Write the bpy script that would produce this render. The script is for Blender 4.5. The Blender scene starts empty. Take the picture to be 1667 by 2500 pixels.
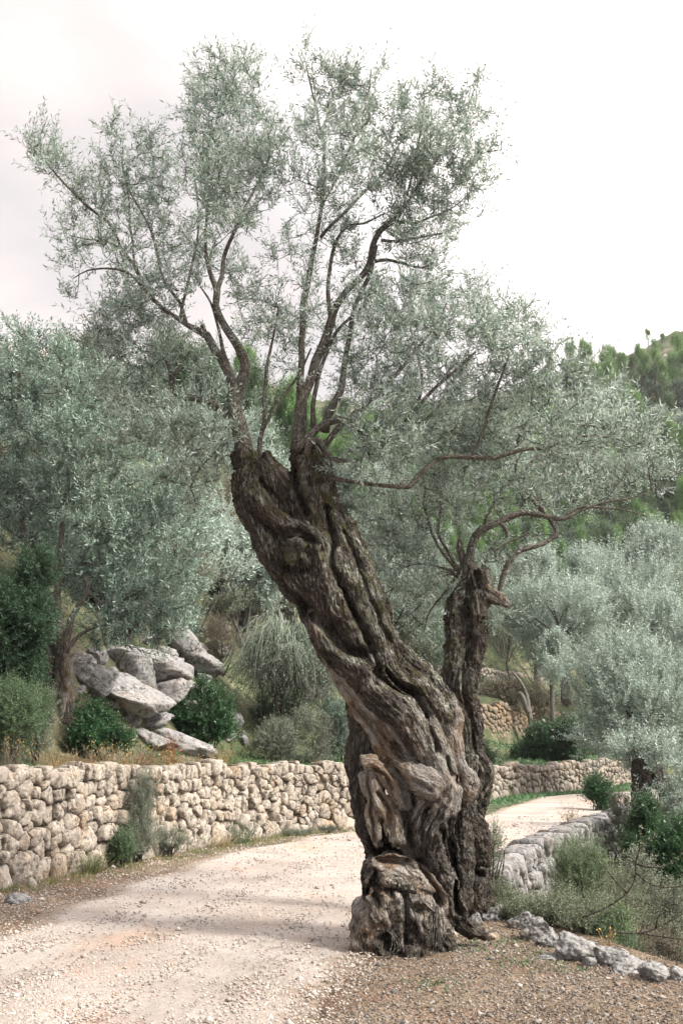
import bpy, math, random
import numpy as np
from mathutils import Vector

SC = bpy.context.scene
C = SC.collection
rng = np.random.default_rng(7)
random.seed(7)
R = math.radians

# ---------------------------------------------------------------- camera, world, sun, exposure
PITCH = R(13.2); CAMZ = 1.6; F = 2430.6
cam_d = bpy.data.cameras.new('camera'); cam = bpy.data.objects.new('camera', cam_d); C.objects.link(cam)
cam_d.sensor_fit = 'VERTICAL'; cam_d.sensor_height = 36; cam_d.sensor_width = 24; cam_d.lens = 35
cam_d.clip_start = 0.05; cam_d.clip_end = 3000
cam.location = (0, 0, CAMZ); cam.rotation_euler = (math.pi/2 + PITCH, 0, 0)
SC.camera = cam
SUN_EL = R(41); SUN_AZ = R(116)          # azimuth measured from +Y (view direction) towards +X
world = bpy.data.worlds.new('World'); SC.world = world; world.use_nodes = True
wn = world.node_tree; wn.nodes.clear()
def wnode(t, **k):
    n = wn.nodes.new(t)
    for a, b in k.items(): setattr(n, a, b)
    return n
out = wnode('ShaderNodeOutputWorld'); bg = wnode('ShaderNodeBackground')
sky = wnode('ShaderNodeTexSky', sky_type='NISHITA', sun_disc=False, sun_elevation=SUN_EL, sun_rotation=SUN_AZ)
tc = wnode('ShaderNodeTexCoord'); mp = wnode('ShaderNodeMapping'); mp.inputs['Scale'].default_value = (1.6, 1.6, 4.2)
nz = wnode('ShaderNodeTexNoise'); nz.inputs['Scale'].default_value = 1.7; nz.inputs['Detail'].default_value = 7; nz.inputs['Roughness'].default_value = .55
rmp = wnode('ShaderNodeValToRGB')
rmp.color_ramp.elements[0].position = .38; rmp.color_ramp.elements[0].color = (.80, .75, .75, 1)
rmp.color_ramp.elements[1].position = .60; rmp.color_ramp.elements[1].color = (1.0, .935, .90, 1)
e = rmp.color_ramp.elements.new(.48); e.color = (.92, .84, .815, 1)
# broad brightening of the cloud deck towards the sun's side
dotn = wnode('ShaderNodeVectorMath', operation='DOT_PRODUCT')
dotn.inputs[1].default_value = (.62, .25, .744)
mr = wnode('ShaderNodeMapRange'); mr.interpolation_type = 'SMOOTHSTEP'; mr.inputs['From Min'].default_value = .50; mr.inputs['From Max'].default_value = 1.0
mr.inputs['To Min'].default_value = .74; mr.inputs['To Max'].default_value = 4.2
scl = wnode('ShaderNodeVectorMath', operation='SCALE')
skm = wnode('ShaderNodeVectorMath', operation='SCALE'); skm.inputs['Scale'].default_value = .11
mix = wnode('ShaderNodeMix', data_type='RGBA'); mix.inputs['Factor'].default_value = .93
L = wn.links.new
L(tc.outputs['Generated'], mp.inputs['Vector']); L(mp.outputs[0], nz.inputs['Vector']); L(nz.outputs['Fac'], rmp.inputs['Fac'])
L(tc.outputs['Generated'], dotn.inputs[0]); L(dotn.outputs['Value'], mr.inputs['Value'])
L(rmp.outputs['Color'], scl.inputs[0]); L(mr.outputs['Result'], scl.inputs['Scale'])
L(sky.outputs[0], skm.inputs[0]); L(skm.outputs[0], mix.inputs['A']); L(scl.outputs[0], mix.inputs['B'])
L(mix.outputs['Result'], bg.inputs['Color']); bg.inputs['Strength'].default_value = 1.0
L(bg.outputs[0], out.inputs['Surface'])
sd = bpy.data.lights.new('sun', 'SUN'); sd.energy = 4.4; sd.angle = R(10); sd.color = (1, .93, .82)
sun = bpy.data.objects.new('sun', sd); C.objects.link(sun)
sdir = Vector((math.sin(SUN_AZ)*math.cos(SUN_EL), math.cos(SUN_AZ)*math.cos(SUN_EL), math.sin(SUN_EL)))
sun.rotation_euler = sdir.to_track_quat('Z', 'Y').to_euler(); sun.location = (20, 5, 30)
SC.view_settings.view_transform = 'Standard'; SC.view_settings.look = 'None'
SC.view_settings.gamma = 1; SC.view_settings.use_curve_mapping = False; SC.view_settings.exposure = 0.55
SC.cycles.max_bounces = 6; SC.cycles.diffuse_bounces = 3; SC.cycles.transmission_bounces = 3
SC.cycles.transparent_max_bounces = 4

# ---------------------------------------------------------------- helpers
CT, ST = math.cos(PITCH), math.sin(PITCH)
def ray(px, py):
    dx = (px-833.5)/F; up = (1250-py)/F
    return np.array([dx, CT-ST*up, ST+CT*up])
def P(px, py, Y):
    r = ray(px, py); t = Y/r[1]
    return np.array([r[0]*t, Y, CAMZ+r[2]*t])
def G(px, py, z=0.0):
    r = ray(px, py); t = (z-CAMZ)/r[2]
    return np.array([r[0]*t, r[1]*t, z])
def M(px, Y): return px/F*Y*1.03       # metres spanned by so many photo pixels at distance Y

_perm = np.random.default_rng(3).permutation(512).astype(np.int64)
_perm = np.concatenate([_perm, _perm, _perm])
_grad = np.random.default_rng(4).normal(size=(512, 3)); _grad /= np.linalg.norm(_grad, axis=1)[:, None]
def noise(p):
    p = np.asarray(p, float); i = np.floor(p).astype(np.int64); f = p-i; i &= 511
    u = f*f*f*(f*(f*6-15)+10); r = 0
    for dx in (0, 1):
        wx = u[:, 0] if dx else 1-u[:, 0]
        for dy in (0, 1):
            wy = u[:, 1] if dy else 1-u[:, 1]
            for dz in (0, 1):
                wz = u[:, 2] if dz else 1-u[:, 2]
                h = _perm[_perm[_perm[(i[:, 0]+dx) & 511]+((i[:, 1]+dy) & 511)]+((i[:, 2]+dz) & 511)]
                g = _grad[h]
                r = r+wx*wy*wz*(g[:, 0]*(f[:, 0]-dx)+g[:, 1]*(f[:, 1]-dy)+g[:, 2]*(f[:, 2]-dz))
    return r*1.6
def fbm(p, o=4, g=.5):
    p = np.asarray(p, float); a = 1; s = 0; t = 0
    for k in range(o):
        s = s+a*noise(p*(2**k)+17.3*k); t += a; a *= g
    return s/t
def unit(v):
    v = np.asarray(v, float); n = np.linalg.norm(v, axis=-1, keepdims=True); return v/np.maximum(n, 1e-9)

def set_props(o, label=None, cat=None, group=None, kind=None):
    if label: o['label'] = label
    if cat: o['category'] = cat
    if group: o['group'] = group
    if kind: o['kind'] = kind
    return o
def empty(name, loc=(0, 0, 0), **k):
    o = bpy.data.objects.new(name, None); C.objects.link(o); o.location = loc; o.empty_display_size = .1
    return set_props(o, **k)
def mesh_data(name, v, f, mat=None, smooth=False, attrs=None):
    """f: (n,3) or (n,4) int array, or list of those"""
    me = bpy.data.meshes.new(name)
    fl = f if isinstance(f, list) else [f]
    fl = [np.asarray(a, np.int32) for a in fl if len(a)]
    v = np.asarray(v, np.float32)
    me.vertices.add(len(v)); me.vertices.foreach_set('co', v.ravel())
    tot = sum(len(a) for a in fl); nl = sum(a.size for a in fl)
    me.loops.add(nl); me.polygons.add(tot)
    me.loops.foreach_set('vertex_index', np.concatenate([a.ravel() for a in fl]))
    cnt = np.concatenate([np.full(len(a), a.shape[1], np.int32) for a in fl])
    st = np.concatenate([[0], np.cumsum(cnt)[:-1]]).astype(np.int32)
    me.polygons.foreach_set('loop_start', st)
    if smooth: me.polygons.foreach_set('use_smooth', np.ones(tot, bool))
    me.update(calc_edges=True)
    for an, (ty, arr) in (attrs or {}).items():
        a = me.attributes.new(an, ty, 'POINT')
        arr = np.asarray(arr, np.float32).ravel()
        a.data.foreach_set({'FLOAT': 'value', 'FLOAT_VECTOR': 'vector', 'FLOAT_COLOR': 'color'}[ty], arr)
    if mat: me.materials.append(mat)
    return me
def obj(name, me, parent=None, loc=None, rz=None, **k):
    o = bpy.data.objects.new(name, me); C.objects.link(o)
    if parent: o.parent = parent
    if loc is not None: o.location = loc
    if rz is not None: o.rotation_euler = (0, 0, rz)
    return set_props(o, **k)
def copy_thing(src, loc=None, rz=None, scale=None, **k):
    o = src.copy(); C.objects.link(o)
    for a in list(src.children):
        c = a.copy(); C.objects.link(c); c.parent = o
        for b in list(a.children):
            d = b.copy(); C.objects.link(d); d.parent = c
    if loc is not None: o.location = loc
    if rz is not None: o.rotation_euler = (0, 0, rz)
    if scale is not None: o.scale = scale
    return set_props(o, **k)

class Acc:
    """collects vertices, faces and point attributes"""
    def __init__(s): s.v = []; s.q = []; s.t = []; s.a = {}; s.n = 0
    def add(s, v, q=None, t=None, **at):
        v = np.asarray(v, float)
        if q is not None and len(q): s.q.append(np.asarray(q)+s.n)
        if t is not None and len(t): s.t.append(np.asarray(t)+s.n)
        s.v.append(v); s.n += len(v)
        for k, x in at.items(): s.a.setdefault(k, []).append(np.asarray(x, float))
    def mesh(s, name, mat, smooth=False, origin=None, types=None):
        v = np.concatenate(s.v)
        if origin is not None: v = v-np.asarray(origin)
        fl = []
        if s.q: fl.append(np.concatenate(s.q))
        if s.t: fl.append(np.concatenate(s.t))
        ty = {'fib': 'FLOAT_VECTOR', 'tint': 'FLOAT', 'mask': 'FLOAT_COLOR'}
        return mesh_data(name, v, fl, mat, smooth, {k: (ty[k], np.concatenate(x)) for k, x in s.a.items()})

def spline(pts, step=None, n=None):
    """Catmull-Rom through rows (x,y,z,extra...)"""
    p = np.asarray(pts, float)
    if len(p) == 2: p = np.vstack([p[0], (p[0]+p[1])/2, p[1]])
    q = np.vstack([2*p[0]-p[1], p, 2*p[-1]-p[-2]])
    out_ = []
    for i in range(1, len(q)-2):
        seg = np.linalg.norm(q[i+1, :3]-q[i, :3])
        m = max(2, int(seg/step)) if step else n
        t = np.linspace(0, 1, m, endpoint=False)[:, None]
        a, b, c, d = q[i-1], q[i], q[i+1], q[i+2]
        out_.append(.5*((2*b)+(c-a)*t+(2*a-5*b+4*c-d)*t*t+(3*b-a-3*c+d)*t**3))
    out_.append(q[-2][None]); return np.vstack(out_)
def frames(p):
    t = unit(np.gradient(p, axis=0)); n = np.zeros_like(t)
    a = np.array([0, 0, 1.]) if abs(t[0, 2]) < .9 else np.array([0, -1., 0])
    x = np.cross(a, t[0]); n[0] = x/np.linalg.norm(x)
    for i in range(1, len(p)):
        x = n[i-1]-t[i]*np.dot(n[i-1], t[i]); n[i] = x/max(1e-9, np.linalg.norm(x))
    return t, n, np.cross(t, n)
def tube(p, r, seg=8, lump=0, seed=0, fl=.12, cap=True, u0=0, ex=None):
    """p (n,3), r (n,) -> verts, quads, tris, fib"""
    t, n, b = frames(p); k = len(p)
    u = np.concatenate([[0], np.cumsum(np.linalg.norm(np.diff(p, axis=0), axis=1))])+u0
    th = np.linspace(0, 2*np.pi, seg, endpoint=False)
    c, s = np.cos(th), np.sin(th)
    rr = np.repeat(np.asarray(r, float)[:, None], seg, 1)
    if lump:
        q = np.stack([(u[:, None]*1.6)*np.ones_like(c)+seed*7.7, 1.3*c*np.ones((k, 1)), 1.3*s*np.ones((k, 1))], -1).reshape(-1, 3)
        rr = rr*(1+lump*fbm(q, 3).reshape(k, seg)*1.8)
    off = n[:, None]*c[None, :, None]+b[:, None]*s[None, :, None]
    v = (p[:, None]+off*rr[..., None]).reshape(-1, 3)
    fib = np.stack([c[None]*rr, s[None]*rr, (u[:, None]*fl+seed*1.37)*np.ones_like(rr)], -1).reshape(-1, 3)
    i = np.arange(k-1)[:, None]*seg; j = np.arange(seg)[None]; j2 = (j+1) % seg
    q = np.stack([i+j, i+j2, i+seg+j2, i+seg+j], -1).reshape(-1, 4)
    tr = np.zeros((0, 3), int)
    if cap:
        v = np.vstack([v, p[0]-t[0]*r[0]*.3, p[-1]+t[-1]*r[-1]*.5]); fib = np.vstack([fib, fib[0], fib[-1]])
        a = k*seg; e = (k-1)*seg
        tr = np.concatenate([np.stack([j[0]*0+a, j2[0], j[0]], -1), np.stack([j[0]*0+a+1, e+j[0], e+j2[0]], -1)])
    return v, q, tr, fib

# ---------------------------------------------------------------- materials
class NT:
    def __init__(s, name):
        s.m = bpy.data.materials.new(name); s.m.use_nodes = True; s.t = s.m.node_tree; s.t.nodes.clear()
        s.o = s.n('ShaderNodeOutputMaterial'); s.b = s.n('ShaderNodeBsdfPrincipled'); s.l(s.b.outputs[0], s.o.inputs['Surface'])
        s.b.inputs['Roughness'].default_value = .85
        s.b.inputs['Specular IOR Level'].default_value = .3
    def n(s, ty, **k):
        x = s.t.nodes.new(ty)
        for a, b in k.items(): setattr(x, a, b)
        return x
    def l(s, a, b): s.t.links.new(a, b)
    def coord(s, attr=None, scale=(1, 1, 1), obj_=True):
        if attr:
            a = s.n('ShaderNodeAttribute', attribute_name=attr); o = a.outputs['Vector']
        else:
            a = s.n('ShaderNodeTexCoord'); o = a.outputs['Object' if obj_ else 'Generated']
        m = s.n('ShaderNodeMapping'); m.inputs['Scale'].default_value = scale; s.l(o, m.inputs['Vector']); return m.outputs[0]
    def geo(s, scale=(1, 1, 1)):
        a = s.n('ShaderNodeNewGeometry'); m = s.n('ShaderNodeMapping'); m.inputs['Scale'].default_value = scale
        s.l(a.outputs['Position'], m.inputs['Vector']); return m.outputs[0]
    def noise(s, vec, scale, detail=5, rough=.55, dist=0):
        x = s.n('ShaderNodeTexNoise'); x.inputs['Scale'].default_value = scale; x.inputs['Detail'].default_value = detail
        x.inputs['Roughness'].default_value = rough; x.inputs['Distortion'].default_value = dist
        s.l(vec, x.inputs['Vector']); return x.outputs['Fac']
    def vor(s, vec, scale, feat='F1', o='Distance'):
        x = s.n('ShaderNodeTexVoronoi', feature=feat); x.inputs['Scale'].default_value = scale; s.l(vec, x.inputs['Vector']); return x.outputs[o]
    def ramp(s, fac, stops):
        x = s.n('ShaderNodeValToRGB'); e = x.color_ramp.elements
        while len(e) > 1: e.remove(e[-1])
        for i, (p, c) in enumerate(stops):
            if i == 0: e[0].position = p; q = e[0]
            else: q = e.new(p)
            q.color = (c, c, c, 1) if isinstance(c, (int, float)) else (*c, 1)
        s.l(fac, x.inputs['Fac']); return x.outputs['Color']
    def mix(s, f, a, b, bt='MIX'):
        x = s.n('ShaderNodeMix', data_type='RGBA', blend_type=bt)
        for v, k in ((f, 'Factor'), (a, 'A'), (b, 'B')):
            if hasattr(v, 'links'): s.l(v, x.inputs[k])
            elif k == 'Factor': x.inputs[k].default_value = v
            else: x.inputs[k].default_value = (*v, 1) if len(v) == 3 else v
        return x.outputs['Result']
    def math(s, op, a, b=0.0, clamp=False):
        x = s.n('ShaderNodeMath', operation=op, use_clamp=clamp)
        for i, v in enumerate((a, b)):
            if hasattr(v, 'links'): s.l(v, x.inputs[i])
            else: x.inputs[i].default_value = v
        return x.outputs[0]
    def bump(s, h, strength=.5, dist=.02, prev=None):
        x = s.n('ShaderNodeBump'); x.inputs['Strength'].default_value = strength; x.inputs['Distance'].default_value = dist
        s.l(h, x.inputs['Height'])
        if prev is not None: s.l(prev, x.inputs['Normal'])
        return x.outputs[0]
    def fin(s, col=None, nrm=None, rough=None):
        if col is not None: s.l(col, s.b.inputs['Base Color'])
        if nrm is not None: s.l(nrm, s.b.inputs['Normal'])
        if rough is not None: s.b.inputs['Roughness'].default_value = rough
        return s.m
    def attr(s, name, o='Fac'):
        return s.n('ShaderNodeAttribute', attribute_name=name).outputs[o]

def bark_material(name, dark, mid, light, dead=True, lich=1.0):
    t = NT(name); fv = t.coord('fib'); g = t.geo()
    st = t.noise(fv, 62, 8, .68, .5)                  # long fibres: the fib attribute is stretched along the strand
    st2 = t.noise(fv, 20, 4, .6, 1.2)
    bark = t.ramp(st, [(.36, dark), (.52, mid), (.68, light)])
    bark = t.mix(t.ramp(st2, [(.42, 0.0), (.62, .75)]), bark, mid)
    bark = t.mix(t.ramp(t.noise(g, 3.2, 3), [(.50, 0.0), (.66, .3)]), bark, (.11, .072, .045))
    pv = t.n('ShaderNodeVectorMath', operation='ADD'); t.l(t.coord('fib', (1, 1, 2.6)), pv.inputs[0])
    wn_ = t.n('ShaderNodeTexNoise'); wn_.inputs['Scale'].default_value = 30; t.l(g, wn_.inputs['Vector']); ws = t.n('ShaderNodeVectorMath', operation='SCALE'); ws.inputs['Scale'].default_value = .035; t.l(wn_.outputs['Color'], ws.inputs[0]); t.l(ws.outputs[0], pv.inputs[1])
    pl = t.vor(pv.outputs[0], 40, 'DISTANCE_TO_EDGE'); crk = t.ramp(pl, [(.0, 1.0), (.11, 0.0)]); bark = t.mix(t.math('MULTIPLY', crk, .8), bark, tuple(c*.8 for c in dark))
    plh = t.ramp(pl, [(0, 0.0), (.22, 1.0)])
    nrm = t.bump(plh, .7, .03, t.bump(st2, .6, .03, t.bump(st, 1.0, .03)))
    if dead:
        mk = t.n('ShaderNodeAttribute', attribute_name='mask'); sep = t.n('ShaderNodeSeparateColor'); t.l(mk.outputs['Color'], sep.inputs[0])
        dn = t.noise(fv, 48, 7, .62, 1.6)
        dw = t.ramp(dn, [(.36, (.035, .026, .02)), (.44, (.18, .15, .12)), (.54, (.36, .325, .28)), (.68, (.50, .475, .44))])
        dw = t.mix(t.ramp(t.noise(g, 5, 3), [(.44, 0.0), (.60, .7)]), dw, (.22, .135, .075))
        gr = t.mix(t.ramp(t.noise(g, 2.3, 2), [(.42, 0.0), (.58, .55)]), dw, (.25, .25, .25))
        fac = t.math('ADD', sep.outputs[0], t.math('MULTIPLY', t.math('SUBTRACT', t.noise(fv, 22, 6, .7), .5), 2.2))
        fac = t.ramp(fac, [(.42, 0.0), (.55, 1.0)])
        col = t.mix(fac, bark, gr)
        lv = t.n('ShaderNodeVectorMath', operation='ADD'); t.l(t.coord('fib', (1, 1, 3.2)), lv.inputs[0]); t.l(t.geo((.25, .25, .25)), lv.inputs[1])
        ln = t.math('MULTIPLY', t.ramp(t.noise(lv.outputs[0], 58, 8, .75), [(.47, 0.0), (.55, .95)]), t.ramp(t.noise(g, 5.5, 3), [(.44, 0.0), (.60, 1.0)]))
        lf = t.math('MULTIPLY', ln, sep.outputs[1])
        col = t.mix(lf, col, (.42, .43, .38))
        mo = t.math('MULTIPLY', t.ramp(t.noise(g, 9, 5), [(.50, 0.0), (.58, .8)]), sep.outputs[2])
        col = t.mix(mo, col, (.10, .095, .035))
    else:
        ln = t.ramp(t.noise(g, 45, 4), [(.56, 0.0), (.62, .55*lich)])
        col = t.mix(ln, bark, (.38, .39, .34))
    return t.fin(col, nrm, .88)
M_BARK = bark_material('old_bark', (.010, .009, .0075), (.076, .065, .055), (.33, .305, .275))
M_LIMB = bark_material('limb_bark', (.045, .041, .036), (.18, .168, .148), (.36, .345, .315), dead=False)
M_TWIG = bark_material('twig_bark', (.035, .031, .025), (.08, .07, .057), (.15, .135, .115), dead=False, lich=.3)
M_PALEWOOD = bark_material('pale_dead_wood', (.10, .09, .08), (.26, .25, .23), (.42, .41, .39), dead=False)

def leaf_material(name, top, under, hi=None, trans=.25, rough=.5, var=.35):
    t = NT(name); ti = t.attr('tint')
    a = t.mix(t.ramp(ti, [(0.0, 0.0), (1.0, 1.0)]), tuple(c*(1-var) for c in top), hi or tuple(min(1, c*(1+var)) for c in top))
    b = t.mix(t.ramp(ti, [(0.0, 0.0), (1.0, 1.0)]), tuple(c*(1-var) for c in under), tuple(min(1, c*(1+var*.6)) for c in under))
    gm = t.n('ShaderNodeNewGeometry'); col = t.mix(gm.outputs['Backfacing'], a, b)
    t.fin(col, None, rough); t.b.inputs['Specular IOR Level'].default_value = .4
    if trans:
        tr = t.n('ShaderNodeBsdfTranslucent'); t.l(t.mix(.25, col, (.42, .46, .22)), tr.inputs['Color'])
        ms = t.n('ShaderNodeMixShader'); ms.inputs[0].default_value = trans
        t.l(t.b.outputs[0], ms.inputs[1]); t.l(tr.outputs[0], ms.inputs[2]); t.l(ms.outputs[0], t.o.inputs['Surface'])
    return t.m
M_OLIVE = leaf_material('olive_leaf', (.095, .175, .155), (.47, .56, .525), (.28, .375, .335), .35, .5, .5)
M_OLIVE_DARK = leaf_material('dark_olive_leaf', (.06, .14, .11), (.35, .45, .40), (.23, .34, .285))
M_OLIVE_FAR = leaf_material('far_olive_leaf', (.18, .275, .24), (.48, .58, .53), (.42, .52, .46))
M_LENTISK = leaf_material('lentisk_leaf', (.014, .062, .022), (.035, .10, .042), (.035, .125, .045), .2, .35)
M_JUNIPER = leaf_material('juniper_needle', (.012, .050, .024), (.028, .078, .04), (.06, .13, .075), .15, .6)
M_GREENBUSH = leaf_material('soft_green_needle', (.10, .17, .09), (.16, .23, .13), (.22, .31, .17), .25, .6)
M_PINE = leaf_material('pine_needle', (.11, .25, .08), (.14, .27, .09), (.22, .40, .14), .3, .6)
M_PINE_DULL = leaf_material('dull_pine_needle', (.06, .13, .06), (.08, .14, .07), (.12, .20, .10), .2, .6)
M_OAK = leaf_material('holm_oak_leaf', (.07, .13, .10), (.15, .21, .17), (.17, .25, .19), .2, .55)
M_GREYSHRUB = leaf_material('grey_shrub_leaf', (.15, .18, .135), (.23, .26, .20), (.31, .35, .27), .15, .6)
M_THORN = leaf_material('thorn_leaf', (.15, .19, .12), (.24, .28, .19), (.33, .38, .26), .2, .55)
M_BRUSH = leaf_material('dry_brush', (.13, .115, .08), (.19, .17, .125), (.22, .195, .145), .15, .7)
M_SPRAY = leaf_material('pale_green_spray', (.20, .27, .21), (.32, .38, .31), (.38, .45, .37), .15, .6)
M_IVY = leaf_material('ground_cover_leaf', (.055, .17, .065), (.11, .22, .11), (.14, .28, .13), .25, .45)
M_GRASS = leaf_material('grass_blade', (.09, .14, .04), (.12, .17, .06), (.24, .25, .10), .3, .6)
M_STRAW = leaf_material('straw', (.36, .24, .11), (.40, .28, .14), (.50, .38, .20), .3, .7)
M_RUST = leaf_material('rusty_weed', (.24, .085, .035), (.27, .11, .05), (.33, .15, .06), .2, .7)
M_YELLOW = leaf_material('yellow_flower', (.50, .36, .10), (.5, .38, .13), (.6, .45, .15), .2, .7)
M_LITTER = leaf_material('leaf_litter', (.10, .072, .045), (.17, .14, .105), (.26, .215, .165), 0, .8, .7)

def stone_material(name, a, b, dark, spots=1.0, warm=(.40, .26, .14), warmth=.5, sc=1.0, orange=False, cracks=False):
    t = NT(name); g = t.geo(); oi = t.n('ShaderNodeObjectInfo').outputs['Random']
    base = t.mix(t.noise(g, 3.1*sc, 4), a, b)
    base = t.mix(t.math('MULTIPLY', oi, .45), base, tuple(c*.68 for c in b))
    w = t.ramp(t.noise(g, 2.1*sc, 4), [(.52, 0.0), (.68, warmth)]); base = t.mix(w, base, warm)
    fine = t.noise(g, 30*sc, 6, .7); base = t.mix(.5, base, t.ramp(fine, [(.3, .5), (.7, 1.0)]), 'MULTIPLY')
    ln = t.math('MULTIPLY', t.ramp(t.noise(g, 16*sc, 6, .72), [(.50, 0.0), (.56, 1.0)]), t.ramp(t.noise(g, 3.6*sc, 3), [(.38, .15), (.56, 1.0)]))
    col = t.mix(t.math('MULTIPLY', ln, .85*spots), base, dark)
    pale = t.ramp(t.noise(g, 9*sc, 4), [(.60, 0.0), (.68, .5)]); col = t.mix(pale, col, tuple(min(.75, c*1.35) for c in a))
    n2 = t.bump(t.noise(g, 7*sc, 5, .6), .7, .06/sc, t.bump(fine, .7, .018/sc))
    if cracks:
        wv = t.n('ShaderNodeTexNoise'); wv.inputs['Scale'].default_value = 4; t.l(g, wv.inputs['Vector']); sv_ = t.n('ShaderNodeVectorMath', operation='SCALE'); sv_.inputs['Scale'].default_value = .35; t.l(wv.outputs['Color'], sv_.inputs[0])
        av_ = t.n('ShaderNodeVectorMath', operation='ADD'); t.l(t.geo((1, 1, 1.8)), av_.inputs[0]); t.l(sv_.outputs[0], av_.inputs[1])
        ce = t.vor(av_.outputs[0], 1.7*sc, 'DISTANCE_TO_EDGE'); cm_ = t.math('MULTIPLY', t.ramp(ce, [(0, 1.0), (.02, 0.0)]), t.ramp(t.noise(g, 3.1*sc, 4), [(.48, 0.0), (.60, .7)])); col = t.mix(cm_, col, (.05, .046, .042)); n2 = t.bump(t.ramp(ce, [(0, 0.0), (.10, 1.0)]), .35, .05, n2)
    n3 = t.bump(t.vor(g, 22*sc), .25, .02, n2)
    return t.fin(col, n3, .92)
M_STONE = stone_material('wall_limestone', (.50, .455, .395), (.40, .35, .295), (.06, .054, .048), 1.0)
M_STONE_FAR = stone_material('far_wall_limestone', (.44, .40, .35), (.35, .31, .265), (.10, .09, .08), .7, sc=.7)
M_STONE_BROWN = stone_material('brown_wall_stone', (.35, .295, .225), (.25, .195, .14), (.07, .06, .05), .6, sc=.6, warmth=.8)
M_ROCK = stone_material('grey_limestone', (.36, .355, .35), (.25, .25, .25), (.06, .06, .06), 1.0, (.38, .30, .25), .35, .9, cracks=True)
M_ROCKF = stone_material('foreground_limestone', (.36, .355, .35), (.25, .25, .25), (.06, .06, .06), 1.0, (.30, .24, .19), .5, 1.4, cracks=True)
t = NT('orange_lichen'); M_ORANGE = t.fin(t.ramp(t.noise(t.geo(), 40), [(.3, (.50, .22, .02)), (.7, (.72, .38, .04))]), None, .9)

# ---------------------------------------------------------------- terrain functions
WX = np.array([-40, -14, -6.6, -4.15, -2.98, -2.1, -1.3, -.5, .5, 1.9, 3.6, 5.0, 10.9, 14.2, 22, 45])
WY = np.array([3.2, 3.8, 4.6, 11.45, 14.85, 17.2, 18.8, 19.9, 20.8, 23.0, 27.5, 33.5, 41.5, 47.0, 55, 62])
WXn = WX[::1]
def Yw(x): return np.interp(x, WX, WY)
def Xw(y): return np.interp(y, WY, WX)
EY = np.array([-20, 5.5, 7.4, 8.6, 9.6, 10.4, 11.2, 13, 15.0, 18.5, 23, 30, 36, 45, 70])
EX = np.array([8, 3.6, 2.75, 2.35, 2.0, 1.75, 1.62, 1.95, 2.65, 4.0, 6.0, 9.2, 13.5, 24, 60])
def Xe(y): return np.interp(y, EY, EX)
def sm(t): t = np.clip(t, 0, 1); return t*t*(3-2*t)
DT = np.array([0, .25, .7, 4, 6.5, 9, 13, 20, 30, 60, 140])
DZ = np.array([0, 0, 1.18, 1.45, 2.5, 3.6, 5.4, 8.0, 12, 22, 50])
DTR = np.array([0, .25, .7, 9, 10.0, 14, 22, 23, 31, 60, 140])
DZR = np.array([0, 0, .95, 1.35, 3.3, 3.8, 5.3, 6.2, 11, 21, 50])
def ridge(x):
    return np.interp(x, [-90, -45, -20, 0, 30, 56, 95, 140], [40, 45, 48, 51, 59, 69, 78, 86])
def ground_z(x, y):
    x = np.asarray(x, float); y = np.asarray(y, float)
    d = y-Yw(x); k = sm((x-2.5)/2)
    z = np.interp(d, DT, DZ)*(1-k)+np.interp(d, DTR, DZR)*k
    hi = ridge(x*160/np.maximum(y, 60)) if True else 0
    w = sm((y-70)/100.)
    z = z*(1-w)+w*hi
    z = np.where(y > 175, z-(y-175)*.25, z)
    low = sm((x-Xe(y)+np.where(y > 11.8, .30, 0))/np.where(y > 11.8, .35, .8))*sm((Yw(x)-y-3)/3)
    deep = sm((x-Xe(y)-1.5)/6)
    z = z-low*(.75+.5*deep)
    return z

# ---------------------------------------------------------------- ground sheet and road
def gz_noise(x, y):
    x = np.asarray(x, float).ravel(); y = np.asarray(y, float).ravel()
    b = fbm(np.stack([x*.9, y*.9, x*0], -1), 3)*.05+fbm(np.stack([x*.12, y*.12, x*0+5], -1), 3)*np.clip((y-20)/18, 0, 3.)
    w = sm((y-Yw(x)-1)/5.)
    return b*(.3+.7*w)+fbm(np.stack([x*.45, y*.45, x*0+9], -1), 3)*w*.5
ys = np.concatenate([np.arange(-18, 3, 1.0), np.arange(3, 16, .09), np.arange(16, 32, .2), np.arange(32, 75, .7), np.arange(75, 190, 2.5), np.linspace(192, 900, 20)])
us = np.concatenate([[-60, -30, -18, -12, -9, -7], np.linspace(-5.6, 5.6, 300), [7, 9, 12, 18, 30, 60]])
X, Y_ = [], []
for y in ys:
    s = max(y, 6)*.09+.28
    X.append(us*s if y > 3 else us*(.9)); Y_.append(np.full(len(us), y))
X = np.array(X); Y_ = np.array(Y_)
Z = ground_z(X, Y_)+gz_noise(X, Y_).reshape(X.shape)
def road_mask(x, y):
    xl = Xw(y)+np.interp(y, [0, 9, 12, 16, 20, 30, 40], [2.3, 1.9, 1.25, .8, .75, .9, 2.0])
    xr = np.minimum(Xe(y)-.35, np.interp(y, [0, 5, 6.4, 7.5, 8.6, 9.6, 10.5, 12], [.2, .1, -.05, .0, .35, 1.05, 1.3, 99]))
    return xl, xr
nx = np.shape(X)[1]
near = (Y_ > 4) & (Y_ < 16)
Z = Z+np.where(near, fbm(np.stack([X*14, Y_*14, X*0], -1).reshape(-1, 3), 2).reshape(X.shape)*.010, 0)
idx = np.arange(X.size).reshape(X.shape)
q = np.stack([idx[:-1, :-1], idx[:-1, 1:], idx[1:, 1:], idx[1:, :-1]], -1).reshape(-1, 4)
t = NT('soil_ground'); g = t.geo()
soil = t.ramp(t.noise(g, 1.2, 5), [(.35, (.105, .078, .055)), (.5, (.155, .118, .085)), (.65, (.21, .17, .13))])
soil = t.mix(t.ramp(t.noise(g, .9, 3), [(.50, 0.0), (.60, .45)]), soil, (.20, .115, .075))
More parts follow.
